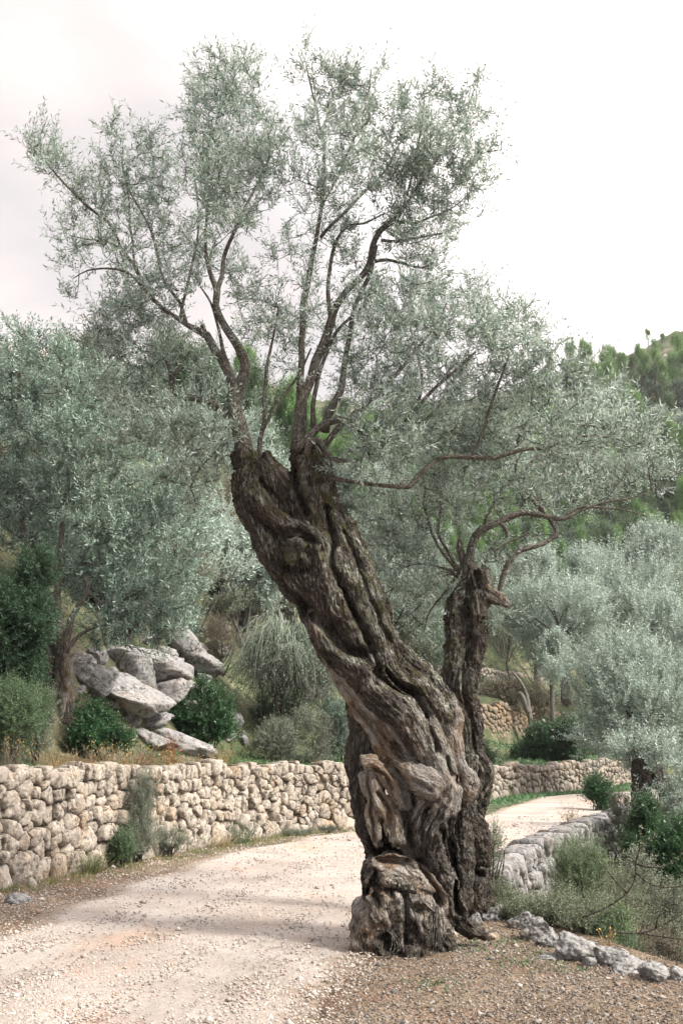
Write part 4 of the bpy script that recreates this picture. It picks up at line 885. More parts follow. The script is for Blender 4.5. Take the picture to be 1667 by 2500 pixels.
B1 = [(100, 350, 42, 26), (80, 375, 30, 26), (135, 400, 45, 32), (180, 430, 50, 42), (225, 490, 55, 45), (150, 395, 28, 40, .6), (300, 400, 52, 62, .8), (270, 330, 24, 38, .7), (350, 360, 40, 50, .7), (400, 400, 55, 60, .7), (300, 500, 60, 60, .8),
 (200, 570, 55, 40, .8), (150, 590, 40, 22, .6), (175, 660, 40, 28, .5), (175, 720, 18, 26, .4), (290, 590, 70, 50, .7), (250, 640, 60, 28, .6), (380, 480, 60, 80, .7), (390, 590, 60, 60, .5), 
 (545, 190, 62, 46), (590, 180, 45, 45), (500, 230, 35, 60, .8), (600, 250, 55, 60), (530, 300, 70, 60), (490, 370, 60, 60), (560, 390, 90, 70), (640, 360, 55, 80, .8), (670, 330, 30, 60, .5), (500, 470, 80, 60), (590, 480, 80, 70, .9), (520, 560, 70, 60, .7), (660, 440, 40, 60, .6),
 (745, 140, 20, 36, .8), (735, 190, 22, 24, .5), (800, 210, 60, 42), (790, 170, 30, 24, .8), (870, 190, 50, 40), (900, 240, 50, 55), (830, 270, 60, 50, .8), (960, 270, 40, 34, .6), (940, 160, 30, 16, .5), (1010, 225, 55, 32, .6), (1020, 290, 60, 55), (1080, 230, 42, 50, .8), (1150, 215, 22, 32, .7), (1170, 190, 12, 16, .6), (1120, 300, 60, 50), (1180, 350, 40, 50, .8), (1190, 290, 30, 40, .6),
 (900, 350, 80, 60), (1000, 370, 80, 60), (1090, 380, 80, 60), (1150, 420, 60, 55, .9), (1060, 450, 90, 50), (960, 440, 80, 60), (870, 420, 70, 50, .9), (1140, 490, 60, 45, .7), (1020, 530, 90, 50, .9), (1100, 560, 60, 40, .6), (1030, 610, 80, 45, .8), (1080, 650, 40, 30, .4), (960, 580, 60, 50, .8),
 (770, 330, 45, 70, .8), (750, 430, 45, 70, .6), (820, 480, 60, 60, .7), (720, 350, 24, 70, .3), (830, 580, 60, 60, .7), (740, 560, 60, 60, .35), (690, 640, 50, 50, .4), (860, 640, 50, 50, .6), (760, 680, 60, 40, .5),
 (470, 620, 90, 60, .7), (420, 700, 80, 55, .8), (330, 720, 80, 50, .8), (290, 790, 70, 60), (380, 790, 90, 60), (260, 860, 55, 60, .9), (350, 880, 90, 50), (450, 870, 80, 60, .6), (590, 700, 70, 70, .5), (650, 760, 70, 60, .7), (700, 820, 70, 50, .5), (620, 830, 60, 50, .4), (740, 760, 60, 60, .5),
 (340, 960, 90, 55, .9), (420, 1040, 90, 50), (330, 1040, 70, 50, .8), (490, 1060, 55, 50), (480, 1130, 50, 50), (520, 1180, 34, 50, .7), (430, 1130, 60, 50, .9), (470, 1210, 40, 36, .6), (560, 1060, 36, 36, .8), (590, 1040, 18, 26, .8, -.35), (520, 980, 40, 50, .5), (640, 940, 60, 70, .25), (700, 900, 50, 60, .25),
 (880, 720, 60, 50, .8), (950, 740, 80, 50), (1040, 700, 60, 40, .8), (1110, 740, 80, 50), (1180, 760, 70, 50), (1250, 770, 50, 45, .8), (1290, 820, 60, 38, .8), (1350, 840, 40, 16, .4), (930, 830, 90, 60), (1020, 810, 90, 60), (1120, 830, 100, 60), (1220, 860, 90, 60), (840, 830, 60, 60, .6), (1300, 900, 60, 50), (1390, 900, 45, 36, .8), (1340, 960, 80, 50),
 (880, 920, 80, 60, .8), (980, 930, 90, 60), (1090, 930, 90, 60), (1190, 950, 90, 60), (940, 1020, 80, 55), (1030, 1030, 80, 60), (1130, 1030, 90, 60), (1240, 1040, 90, 55), (900, 1090, 60, 44, 1, -.3), (950, 1110, 70, 44, .9, -.3), (860, 1150, 40, 36, .7, -.3), (880, 1210, 34, 22, .5), (1440, 960, 60, 50, .9), (1430, 1040, 80, 55), (1520, 1050, 60, 50), (1470, 1000, 60, 40, .8), (1340, 1060, 80, 50)]
r_ = np.random.default_rng(21)
pts = blob_points(B1, TY, r_, .0021, 1.35)
crown(tree1, o1, sk1, pts, r_, M_OLIVE, nsp=3, nodes=9, length=.23, leaf=(.056, .0125), twig=.003, fruit=260, out=.25)

L2 = [
 [(1128, 1400, 17), (1148, 1342, 14), (1175, 1298, 14), (1216, 1272, 12), (1271, 1254, 11), (1322, 1258, 10), (1373, 1266, 8), (1420, 1245, 5), (1480, 1225, 4), (1540, 1215, 3), (1590, 1200, 2)],
 [(1218, 1462, 9), (1222, 1430, 10), (1234, 1389, 10), (1262, 1348, 10), (1322, 1329, 9), (1358, 1302, 9), (1350, 1280, 9), (1332, 1256, 8), (1308, 1228, 9), (1286, 1200, 7), (1280, 1160, 6), (1300, 1125, 5), (1330, 1100, 4), (1370, 1060, 3)],
 [(1308, 1228, 6), (1330, 1195, 4), (1370, 1160, 3), (1420, 1120, 3)],
 [(1216, 1272, 8), (1235, 1295, 7), (1238, 1312, 4)],
 [(1373, 1266, 6), (1410, 1240, 5), (1450, 1238, 5), (1520, 1245, 3), (1580, 1260, 2)],
 [(1125, 1400, 8), (1080, 1350, 5), (1050, 1290, 5), (1035, 1230, 4), (1040, 1180, 3)],
 [(1122, 1395, 8), (1095, 1350, 6), (1070, 1300, 5), (1075, 1240, 4), (1065, 1180, 3)],
 [(1118, 1410, 7), (1095, 1400, 5), (1058, 1428, 4), (1027, 1475, 3), (990, 1508, 2)],
 [(1110, 1395, 6), (1075, 1385, 4), (1030, 1375, 3), (985, 1385, 2)],
 [(1175, 1298, 7), (1210, 1220, 6), (1250, 1170, 5), (1260, 1120, 4), (1220, 1060, 3)],
 [(1180, 1420, 7), (1190, 1360, 5), (1230, 1330, 4), (1290, 1300, 3)],
 [(1120, 1400, 5), (1090, 1440, 4), (1050, 1490, 3), (1035, 1540, 2)],
]
sk2 = limb_set(L2, TY2, tree2, o2, M_LIMB)
B2 = [(1100, 1080, 90, 60), (1200, 1080, 80, 55), (1290, 1140, 80, 60), (1180, 1160, 80, 55), (1080, 1160, 80, 60), (1000, 1130, 70, 55), (1390, 1120, 80, 55), (1480, 1130, 70, 50), (1560, 1110, 60, 50), (1610, 1160, 42, 40, .8), (1520, 1180, 70, 40, .8), (1420, 1190, 70, 45), (960, 1200, 70, 55), (1040, 1230, 70, 55, .9), (1140, 1230, 60, 40, .8), (930, 1280, 60, 50, .9), (1000, 1310, 70, 55), (960, 1370, 60, 45), (1040, 1380, 60, 50, .8), (1330, 1190, 80, 40, .8), (1220, 1200, 60, 40, .7), (1370, 1230, 60, 40, .5), (1460, 1240, 60, 28, .4), (1200, 1350, 40, 36, .5), (1260, 1300, 60, 30, .5), (980, 1440, 60, 40, .8), (1020, 1470, 50, 40, .8), (1270, 1390, 44, 28, .6), (1235, 1500, 24, 22, .5), (1060, 1440, 40, 40, .5), (1000, 1520, 40, 26, .5), (910, 1330, 40, 50, .6), (950, 1550, 30, 20, .35)]
r_ = np.random.default_rng(22)
pts = blob_points(B2, TY2+.25, r_, .0027, 1.3)
crown(tree2, o2, sk2, pts, r_, M_OLIVE, nsp=3, nodes=8, length=.23, leaf=(.06, .0135), twig=.0035, fruit=60, out=.2)

# ---------------------------------------------------------------- bushes, background trees
def hit(px, py, y0=4, y1=220):
    r = ray(px, py); ys_ = np.arange(y0, y1, .25); t_ = ys_/r[1]
    x = r[0]*t_; z = CAMZ+r[2]*t_; g_ = gzv(x, ys_); k = np.argmax(z < g_)
    if not (z < g_).any(): k = len(ys_)-1
    return np.array([x[k], ys_[k], g_[k]])
def bush(name, px, py, rx, ry, Y, mat, label, n=160, leaf=(.03, .012), nodes=7, nsp=3, length=.14, lobes=4, up=.3, dirup=.4, out=.6, stems=6, cat='shrub', group=None, hang=0, spread=.75, stem_r=.012, twig=.003, base=None, depth=1.0, seed=None, limb_mat=None, trunk=None, fruit=0):
    r_ = np.random.default_rng(seed if seed is not None else int(px*7+py*3))
    c = P(px, py, Y); s = Y/F*1.03
    b = np.array([c[0], c[1], gz(c[0], c[1])]) if base is None else np.array([base[0], base[1], gz(base[0], base[1])])
    A = np.array([rx*s, (rx+ry)*.5*s*depth, ry*s])
    if not trunk and cat == 'shrub' and not hang:
        gap_ = (c[2]-A[2])-b[2]
        if gap_ > 0: c = c-np.array([0, 0, gap_*.5]); A = A*np.array([1, 1, 1+gap_*.55/A[2]])
    root = empty(name, b, label=label, cat=cat, group=group)
    sk = []
    if trunk:                                        # (r base, fork height share)
        top = c-np.array([0, 0, A[2]*.45]); w = np.array([[*b, trunk*1.25], [*(b*.5+top*.5+r_.normal(size=3)*A[0]*.08), trunk*.9], [*top, trunk*.8]])
        cc = spline(w, n=6); a = Acc(); v, q, tr, fib = tube(cc[:, :3], cc[:, 3], 10, lump=.3, seed=seed or 1); a.add(v-b, q, tr, fib=fib)
        obj('trunk', a.mesh('trunk', limb_mat or M_LIMB, True), root); sk.append(cc[:, :3]); start = top
    else: start = b
    a = Acc()
    for i in range(stems):
        d = unit(r_.normal(size=3)); d[2] = abs(d[2])*.6; e = c+d*A*.75
        w = np.array([[*(start+(0 if trunk else 1)*r_.normal(size=3)*np.array([.12, .12, 0])*A), stem_r], [*(start*.45+e*.55+r_.normal(size=3)*A*.10), stem_r*.7], [*e, stem_r*.35]])
        cc = spline(w, n=4); v, q, tr, fib = tube(cc[:, :3], cc[:, 3], 5, seed=i); a.add(v-b, q, tr, fib=fib); sk.append(cc[:, :3])
    obj('stems', a.mesh('stems', limb_mat or M_TWIG, True), root, kind='stuff')
    pts = []
    if lobes == 1: cs = [(c, A)]
    else:
        cs = []
        for i in range(lobes):
            d = unit(r_.normal(size=3)); k = r_.uniform(.42, .95); cs.append((c+d*A*k, A*r_.uniform(.32, .55)))
        cs.append((c, A*.62))
    for cc, aa in cs:
        m = max(4, int(n*(aa[0]*aa[2])/(A[0]*A[2])/(1 if lobes == 1 else lobes*.22))); d = unit(r_.normal(size=(m, 3)))*(r_.random(m)**.33)[:, None]
        if not trunk and not hang: d[:, :2] /= np.sqrt(np.clip(1-np.minimum(d[:, 2], 0)**2, .25, 1))[:, None]
        pts.append(cc+d*aa)
    pts = np.concatenate(pts); g_ = gzv(pts[:, 0], pts[:, 1]); pts[:, 2] = np.maximum(pts[:, 2], g_+.05)
    crown(root, b, np.concatenate(sk), pts, r_, mat, nsp, nodes, length, leaf, twig, up, spread, fruit, hang, dirup=dirup, out=out)
    return root

# big olive at the left behind the wall, with its own limbs
TY3 = 16.2
t3b = np.array([P(150, 1850, TY3)[0], TY3, 0]); t3b[2] = gz(t3b[0], t3b[1])-.05
tree3 = empty('olive_tree', t3b, label='broad dense olive tree with a split pale trunk growing behind the left stone wall', cat='tree')
TREE3 = [
 S([(150, 1560, 16), (152, 1620, 20), (158, 1680, 22, 0, .6), (165, 1740, 24, 0, .3), (175, 1800, 26), (185, 1850, 32), (195, 1890, 38)], 0, .3, .8),
 S([(120, 1560, 14), (122, 1620, 20), (120, 1680, 24), (125, 1740, 26), (130, 1800, 28), (130, 1850, 32), (128, 1900, 36)], .05, .1, -.6),
 S([(165, 1600, 12, 0, 1), (168, 1650, 14, 0, 1), (160, 1700, 12, 0, 1), (150, 1750, 9, 0, 1)], -.1, 1, .3),
 S([(140, 1640, 22), (145, 1740, 24), (152, 1840, 30), (155, 1890, 40)], .15, 0, .3)]
v, f, fib, mask, nr = fuse('trunk', TREE3, TY3, .022, ridge=.015, lumps=.04, smooth_it=1)
obj('trunk', mesh_data('trunk', v-t3b, f, M_BARK, True, {'fib': ('FLOAT_VECTOR', fib), 'mask': ('FLOAT_COLOR', mask)}), tree3)
L3 = [
 [(150, 1600, 14), (110, 1480, 11), (60, 1300, 9), (55, 1180, 8), (48, 1100, 7), (40, 1040, 6), (50, 950, 5), (52, 880, 3)],
 [(152, 1590, 14), (140, 1450, 11), (150, 1320, 9), (158, 1230, 8), (166, 1190, 6), (175, 1080, 5), (200, 980, 4)],
 [(155, 1590, 14), (180, 1500, 10), (215, 1440, 9), (200, 1380, 7), (230, 1300, 6), (260, 1210, 5), (300, 1120, 4)],
 [(215, 1445, 7), (270, 1480, 5), (330, 1450, 4), (400, 1400, 3)],
 [(160, 1590, 10), (190, 1555, 7), (225, 1535, 5), (270, 1520, 3)],
 [(48, 1120, 6), (68, 1060, 6), (75, 1000, 5), (90, 950, 3)],
 [(115, 1220, 7), (122, 1150, 6), (130, 1100, 4)],
 [(110, 1480, 9), (30, 1420, 7), (-60, 1350, 5), (-120, 1280, 3)],
]
sk3 = limb_set(L3, TY3, tree3, t3b, M_LIMB)
B3 = [(40, 850, 60, 50, .8), (110, 890, 70, 60, .9), (30, 960, 70, 60), (190, 900, 50, 50, .7), (150, 980, 80, 60), (60, 1050, 80, 60), (250, 980, 60, 60, .8), (190, 1080, 90, 70), (300, 1080, 70, 70, .8), (90, 1150, 90, 70, .9), (10, 1200, 80, 70), (60, 1260, 90, 70), (180, 1200, 90, 60), (280, 1180, 80, 60), (370, 1180, 70, 60), (250, 1280, 90, 60), (350, 1280, 80, 60), (430, 1270, 60, 60), (120, 1330, 90, 60), (460, 1350, 50, 60, .9), (300, 1370, 100, 60), (400, 1390, 80, 60), (180, 1420, 90, 50, .7), (440, 1430, 50, 50, .9), (330, 1460, 90, 55), (250, 1500, 70, 40, .7), (380, 1500, 80, 45), (320, 1550, 70, 34, .8), (420, 1530, 45, 30, .8), (-60, 1000, 90, 90), (-80, 1180, 90, 90), (240, 1560, 50, 28, .6), (400, 1080, 70, 70, .7), (450, 1180, 60, 60, .8)]
r_ = np.random.default_rng(23)
pts = blob_points(B3, TY3, r_, .0030, 1.6)
crown(tree3, t3b, sk3, pts, r_, M_OLIVE_DARK, nsp=3, nodes=9, length=.30, leaf=(.085, .024), twig=.005, out=.4)

# junipers and rounded bushes on the left terrace
bush('juniper_tree', 40, 1520, 112, 165, 13.9, M_JUNIPER, 'dark green juniper with fine hanging sprays at the left edge beside the split trunk', n=950, leaf=(.05, .012), nodes=12, nsp=4, length=.22, lobes=7, up=-.1, dirup=0, cat='tree', stem_r=.03, out=.6, trunk=.07)
bush('juniper_bush', 30, 1760, 80, 90, 13.2, M_PINE_DULL, 'bright green feathery juniper bush behind the left end of the wall', n=300, leaf=(.04, .008), nodes=11, nsp=4, length=.2, lobes=4)
bush('grey_bush', 95, 1735, 32, 52, 14.3, M_GREYSHRUB, 'pale grey-green bush squeezed between the feathery juniper and the pale split trunk', n=130, leaf=(.032, .012), length=.12)
bush('lentisk_bush', 245, 1790, 66, 60, 15.8, M_LENTISK, 'rounded glossy dark green bush right beside the pale split trunk', n=300, leaf=(.05, .017), nodes=8, nsp=3, length=.16)
bush('lentisk_bush', 515, 1722, 80, 66, 19.5, M_LENTISK, 'dark green bush spreading below the big grey boulders, left of the drooping thicket', n=330, leaf=(.055, .02), nodes=8, length=.2, lobes=4)
bush('lentisk_bush', 362, 1712, 24, 22, 19.3, M_LENTISK, 'small tuft of dark bush growing on the slanting boulder', n=60, leaf=(.05, .018), nodes=7, length=.16)
bush('drooping_thicket', 690, 1610, 122, 62, 22.4, M_SPRAY, 'pale green thicket of wiry drooping stems hanging over a dark hollow', n=420, leaf=(.05, .011), nodes=14, nsp=4, length=.62, up=-1.1, dirup=.25, hang=1, spread=.9, out=.7, stems=14, stem_r=.02, twig=.007)
dth = [o for o in C.objects if o.name == 'drooping_thicket'][0]; rq = np.random.default_rng(5); ctr = P(690, 1600, 22.4); sq = 22.4/F*1.03; nA = 420
an_ = rq.uniform(0, 6.28, nA); ro = rq.uniform(.25, 1.15, nA)**.8*(1+.16*np.sin(an_*5)); ox_ = np.cos(an_)*ro*125*sq; oy_ = np.sin(an_)*ro*70*sq
st0 = ctr+np.stack([ox_*.25, oy_*.25, np.full(nA, 20*sq)+rq.normal(size=nA)*.1], -1); pk = ctr+np.stack([ox_*.72, oy_*.72, (62+34*np.sin(an_*3+1)*ro+14*np.sin(an_*7))*sq*(1-.35*ro)+rq.normal(size=nA)*.22], -1); en_ = ctr+np.stack([ox_*1.08, oy_*1.08, -rq.uniform(.1, 1.0, nA)*80*sq], -1)
tq = np.linspace(0, 1, 7)[None, :, None]; ln_ = (1-tq)**2*st0[:, None]+2*tq*(1-tq)*(2*pk-.5*st0-.5*en_)[:, None]+tq**2*en_[:, None]
ln_[:, 1:-1] += rq.normal(size=(nA, 5, 3))*.03; v, q, fib = thin_tubes(ln_, .010, .004); aq = Acc(); aq.add(v-np.array(dth.location), q, None, tint=np.repeat(rq.random(nA), 21)); obj('drooping_stems', aq.mesh('drooping_stems', M_SPRAY), dth, kind='stuff')
bush('dark_bush', 690, 1700, 90, 60, 23.8, M_LENTISK, 'black-green bush in the shadow under the drooping thicket', n=220, leaf=(.05, .02), nodes=7, length=.2, stems=10, stem_r=.03)
bush('grey_bush', 680, 1790, 74, 46, 20.6, M_GREYSHRUB, 'low grey twiggy bush beneath the drooping thicket', n=260, leaf=(.03, .010), nodes=8, length=.16, lobes=3)
bush('grey_bush', 770, 1775, 58, 60, 21.2, M_GREYSHRUB, 'tall grey-brown bush just left of the huge trunk, behind the wall', n=240, leaf=(.032, .010), nodes=8, length=.17, lobes=3)
bush('green_bush', 832, 1765, 50, 78, 22.0, M_OAK, 'olive-green bush partly hidden by the huge trunk, above the wall', n=260, leaf=(.045, .018), nodes=7, length=.16, lobes=3)
bush('brushwood_bush', 545, 1560, 60, 45, 23.5, M_BRUSH, 'brown leafless brushwood bush beside the grey slabs', n=170, leaf=(.04, .007), nodes=10, length=.3, lobes=3, stems=14)
bush('dark_bush', 445, 1540, 34, 42, 23, M_OAK, 'dark bush wedged above the boulders near the pale standing rock', n=110, leaf=(.05, .018), length=.2)
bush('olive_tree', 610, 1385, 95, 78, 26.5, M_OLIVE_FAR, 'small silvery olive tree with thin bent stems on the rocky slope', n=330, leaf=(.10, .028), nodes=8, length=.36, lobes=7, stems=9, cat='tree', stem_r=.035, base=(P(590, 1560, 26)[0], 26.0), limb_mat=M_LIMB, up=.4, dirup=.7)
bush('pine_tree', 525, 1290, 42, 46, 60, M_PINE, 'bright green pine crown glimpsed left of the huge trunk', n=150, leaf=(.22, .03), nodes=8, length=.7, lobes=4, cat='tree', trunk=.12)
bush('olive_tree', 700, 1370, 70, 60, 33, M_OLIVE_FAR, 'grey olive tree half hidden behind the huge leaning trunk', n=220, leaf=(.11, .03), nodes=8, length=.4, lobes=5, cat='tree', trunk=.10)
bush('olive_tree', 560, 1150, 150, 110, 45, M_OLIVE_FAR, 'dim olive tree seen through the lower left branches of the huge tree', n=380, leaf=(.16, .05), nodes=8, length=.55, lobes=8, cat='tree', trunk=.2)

# right middle distance
OL = (.115, .034)
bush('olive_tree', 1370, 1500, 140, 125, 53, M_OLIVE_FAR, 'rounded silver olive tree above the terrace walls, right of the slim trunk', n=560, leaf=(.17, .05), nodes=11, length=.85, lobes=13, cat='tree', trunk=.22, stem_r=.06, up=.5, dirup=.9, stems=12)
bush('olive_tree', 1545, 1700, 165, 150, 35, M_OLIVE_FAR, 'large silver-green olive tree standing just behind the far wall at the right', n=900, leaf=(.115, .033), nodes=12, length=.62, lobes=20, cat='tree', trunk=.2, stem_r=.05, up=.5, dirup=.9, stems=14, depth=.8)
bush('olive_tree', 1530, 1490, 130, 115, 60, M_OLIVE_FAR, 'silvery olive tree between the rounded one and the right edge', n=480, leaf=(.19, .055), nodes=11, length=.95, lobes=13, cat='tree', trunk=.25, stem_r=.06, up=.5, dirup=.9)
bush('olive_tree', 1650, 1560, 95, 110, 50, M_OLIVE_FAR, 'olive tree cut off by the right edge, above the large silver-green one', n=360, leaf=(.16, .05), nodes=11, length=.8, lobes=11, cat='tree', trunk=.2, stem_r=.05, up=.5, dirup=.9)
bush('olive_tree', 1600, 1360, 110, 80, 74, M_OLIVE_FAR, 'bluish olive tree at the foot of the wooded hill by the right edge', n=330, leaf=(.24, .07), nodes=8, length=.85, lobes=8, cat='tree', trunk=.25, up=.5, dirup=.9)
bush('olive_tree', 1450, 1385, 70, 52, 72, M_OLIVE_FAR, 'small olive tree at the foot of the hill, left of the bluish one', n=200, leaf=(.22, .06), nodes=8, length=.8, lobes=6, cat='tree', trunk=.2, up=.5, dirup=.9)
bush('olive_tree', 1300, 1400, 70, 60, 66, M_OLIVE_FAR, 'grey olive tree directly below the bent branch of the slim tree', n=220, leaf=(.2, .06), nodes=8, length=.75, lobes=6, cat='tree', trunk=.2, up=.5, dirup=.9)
bush('olive_tree', 1345, 1600, 42, 50, 47, M_OLIVE_FAR, 'young olive tree on the terrace with a dark leaning stump', n=160, leaf=(.13, .04), nodes=8, length=.45, lobes=4, cat='tree', trunk=.12)
bush('oak_tree', 1010, 1560, 75, 70, 50, M_OAK, 'dark holm oak between the two twisted trunks', n=300, leaf=(.15, .06), nodes=8, length=.5, lobes=6, cat='tree', trunk=.15)
bush('pine_tree', 1010, 1430, 110, 120, 75, M_PINE, 'bright green pine showing between the two twisted trunks', n=330, leaf=(.25, .035), nodes=10, length=.9, lobes=8, cat='tree', trunk=.2)
bush('oak_tree', 940, 1480, 70, 90, 64, M_OAK, 'grey-green tree just right of the leaning trunk', n=260, leaf=(.2, .07), nodes=8, length=.7, lobes=6, cat='tree', trunk=.15)
bush('lentisk_bush', 1352, 1810, 112, 52, 40.5, M_LENTISK, 'wide dark green bush sitting on the terrace behind the far low wall', n=560, leaf=(.13, .05), nodes=8, length=.36, lobes=5)
bush('lentisk_bush', 1178, 1832, 22, 26, 37, M_PINE_DULL, 'small round green bush beside the slim trunk on the far terrace', n=110, leaf=(.09, .03), length=.24)
bush('brown_bush', 1225, 1690, 50, 36, 47.5, M_BRUSH, 'brown-green bush hanging over the tall terrace wall', n=220, leaf=(.12, .03), nodes=9, length=.45, up=-.6, hang=1, lobes=3)
bush('brown_bush', 1318, 1700, 40, 26, 49, M_BRUSH, 'reddish brown scrub beside the pale dead stem', n=150, leaf=(.12, .03), nodes=8, length=.4)
bush('bare_sapling', 1240, 1560, 34, 56, 55, M_BRUSH, 'thin bare sapling standing on the upper terrace', n=40, leaf=(.10, .012), nodes=5, nsp=1, length=.4, stems=7, cat='tree', trunk=.05, stem_r=.03, up=.5, dirup=1)
bush('lentisk_bush', 1455, 1932, 34, 30, 26.5, M_LENTISK, 'leafy green bush at the edge of the track by the end of the low wall', n=170, leaf=(.07, .022), nodes=7, length=.25, up=.6, dirup=.8)
bush('lentisk_bush', 1560, 2010, 52, 40, 17.5, M_LENTISK, 'dark glossy bush below the leaning dark trunk at the right', n=260, leaf=(.055, .02), nodes=7, length=.18, lobes=3)
bush('lentisk_bush', 1615, 2085, 72, 66, 14.8, M_LENTISK, 'biggest dark glossy bush at the right edge', n=420, leaf=(.05, .018), nodes=8, length=.18, lobes=5)
bush('feathery_bush', 1412, 2110, 84, 72, 12.4, M_GREENBUSH, 'soft feathery green bush growing beside the low wall', n=420, leaf=(.035, .005), nodes=14, nsp=4, length=.20, lobes=5, up=.5, dirup=.8)
bush('thorn_bush', 1195, 2060, 44, 90, 11.0, M_THORN, 'open thorny bush with bare black twigs beside the foot of the slim tree', n=150, leaf=(.016, .007), nodes=7, nsp=2, length=.12, up=.3, stems=12, spread=.9, twig=.0035)
bush('thorn_bush', 1220, 2205, 70, 40, 10.6, M_THORN, 'dense low dark thorn bush in front of the rounded bulge of the slim trunk', n=230, leaf=(.018, .008), nodes=8, nsp=3, length=.11, lobes=3, twig=.0025)
bush('thorn_bush', 1320, 2235, 85, 48, 9.9, M_THORN, 'grey-green thorn bush sprawling behind the rock row', n=330, leaf=(.018, .008), nodes=8, nsp=3, length=.12, lobes=5, twig=.0025)
bush('thorn_bush', 1450, 2225, 95, 58, 9.6, M_THORN, 'pale thorn bush with long reaching branches right of the rocks', n=330, leaf=(.018, .008), nodes=8, nsp=3, length=.13, lobes=6, twig=.0025, dirup=.5)
bush('thorn_bush', 1610, 2215, 60, 50, 10.2, M_THORN, 'thin scraggly thorn bush at the right edge of the lower ground', n=110, leaf=(.016, .007), nodes=8, nsp=2, length=.14, lobes=3, twig=.0025)
bush('grey_bush', 1545, 2120, 60, 40, 13.4, M_GREYSHRUB, 'low grey scrub between the feathery bush and the dark glossy one', n=170, leaf=(.03, .01), length=.15, lobes=3)
bush('grey_bush', 1500, 1975, 44, 22, 21.5, M_GREYSHRUB, 'grey heather-like scrub on top of the low wall', n=150, leaf=(.04, .012), length=.18, lobes=3)

bush('thorn_bush', 1535, 2180, 60, 50, 11.2, M_THORN, 'middle thorn bush between the feathery bush and the long pale branch', n=220, leaf=(.018, .008), nodes=8, nsp=3, length=.13, lobes=5, twig=.0025)
bush('green_bush', 1500, 2275, 55, 30, 9.3, M_GREENBUSH, 'low green tuft of scrub directly behind the rounded pitted rock', n=150, leaf=(.03, .006), nodes=9, nsp=3, length=.12, lobes=4, twig=.0025)
bush('dry_bush', 1625, 2300, 60, 26, 9.1, M_BRUSH, 'dry brown scrub behind the last rocks at the right edge', n=130, leaf=(.03, .005), nodes=9, nsp=3, length=.13, lobes=4, twig=.0025)
bush('grey_bush', 1640, 2160, 44, 40, 12.2, M_GREYSHRUB, 'grey twiggy bush by the right edge beneath the biggest glossy bush', n=170, leaf=(.025, .009), nodes=8, length=.13, lobes=4)

# long arching thorn branches
def branch_thing(name, paths, Y, label, mat=M_TWIG, leafmat=M_THORN, nl=22, cat='branch', leaf=(.018, .007), r=2.2, kind=None):
    p0 = P(paths[0][0][0], paths[0][0][1], Y); root = empty(name, p0, label=label, cat=cat); a = Acc(); fo = Acc(); rr = np.random.default_rng(int(p0[0]*100)+77)
    for i, pa in enumerate(paths):
        W = [[*P(q_[0], q_[1], Y+(q_[2] if len(q_) > 2 else 0)), M(r*(1-k/len(pa)*.75), Y)*.5] for k, q_ in enumerate(pa)]
        c = spline(W, step=.05); v, q, tr, fib = tube(c[:, :3], c[:, 3], 5, seed=i); a.add(v-p0, q, tr, fib=fib)
        m = int(nl*max(.3, len(c)*.05)); k = rr.integers(len(c)//4, len(c), m)
        v, q = leaf_quads(c[k, :3], rr.normal(size=(m, 3))+np.array([0, 0, .4]), rr.normal(size=(m, 3)), leaf[0]*rr.uniform(.6, 1.3, m), leaf[1]*rr.uniform(.6, 1.3, m))
        fo.add(v-p0, q, None, tint=np.repeat(rr.random(m), 4))
        tp = c[rr.integers(len(c)//4, len(c), m//3), :3]; en = tp+rr.normal(size=tp.shape)*.035
        tv, tq_, tf = thin_tubes(np.stack([tp, (tp+en)/2, en], 1), .0014, .0006); a.add(tv-p0, tq_, None, fib=tf)
    obj('stem', a.mesh('stem', mat, True), root); obj('leaves', fo.mesh('leaves', leafmat), root, kind='stuff')
    return root
branch_thing('thorn_branch', [[(1420, 2240), (1480, 2215), (1530, 2180), (1550, 2140), (1552, 2100), (1570, 2060), (1600, 2040)], [(1551, 2105), (1560, 2070), (1563, 2020)], [(1530, 2180), (1500, 2150), (1470, 2110)], [(1552, 2110), (1600, 2118), (1640, 2105), (1690, 2060)], [(1551, 2130), (1590, 2160), (1650, 2165), (1700, 2150)], [(1545, 2095), (1520, 2085), (1500, 2060)]], 8.9, 'long pale thorn branch curving upwards from the sprawling bush', nl=150, leaf=(.022, .010), r=5)
branch_thing('thorn_branch', [[(1480, 2275), (1560, 2278), (1610, 2262), (1660, 2235), (1700, 2215)], [(1560, 2278), (1640, 2290), (1700, 2296)], [(1600, 2265), (1610, 2230), (1640, 2190)]], 8.8, 'long dark thorn branch reaching sideways to the right edge', nl=90, r=5)
branch_thing('fallen_branch', [[(1140, 2212), (1180, 2218), (1220, 2224), (1238, 2222)], [(1190, 2219), (1200, 2210), (1215, 2206)]], 10.0, 'thin dark fallen twig lying on the stones right of the trunks', nl=4, r=3)
branch_thing('dead_stem', [[(1300, 1835, 0), (1297, 1780), (1290, 1730), (1284, 1695), (1270, 1665), (1250, 1640)], [(1290, 1740), (1275, 1700), (1265, 1690)]], 46.5, 'pale dead tree stem leaning against the tall terrace wall', mat=M_PALEWOOD, nl=2, cat='tree', r=16)

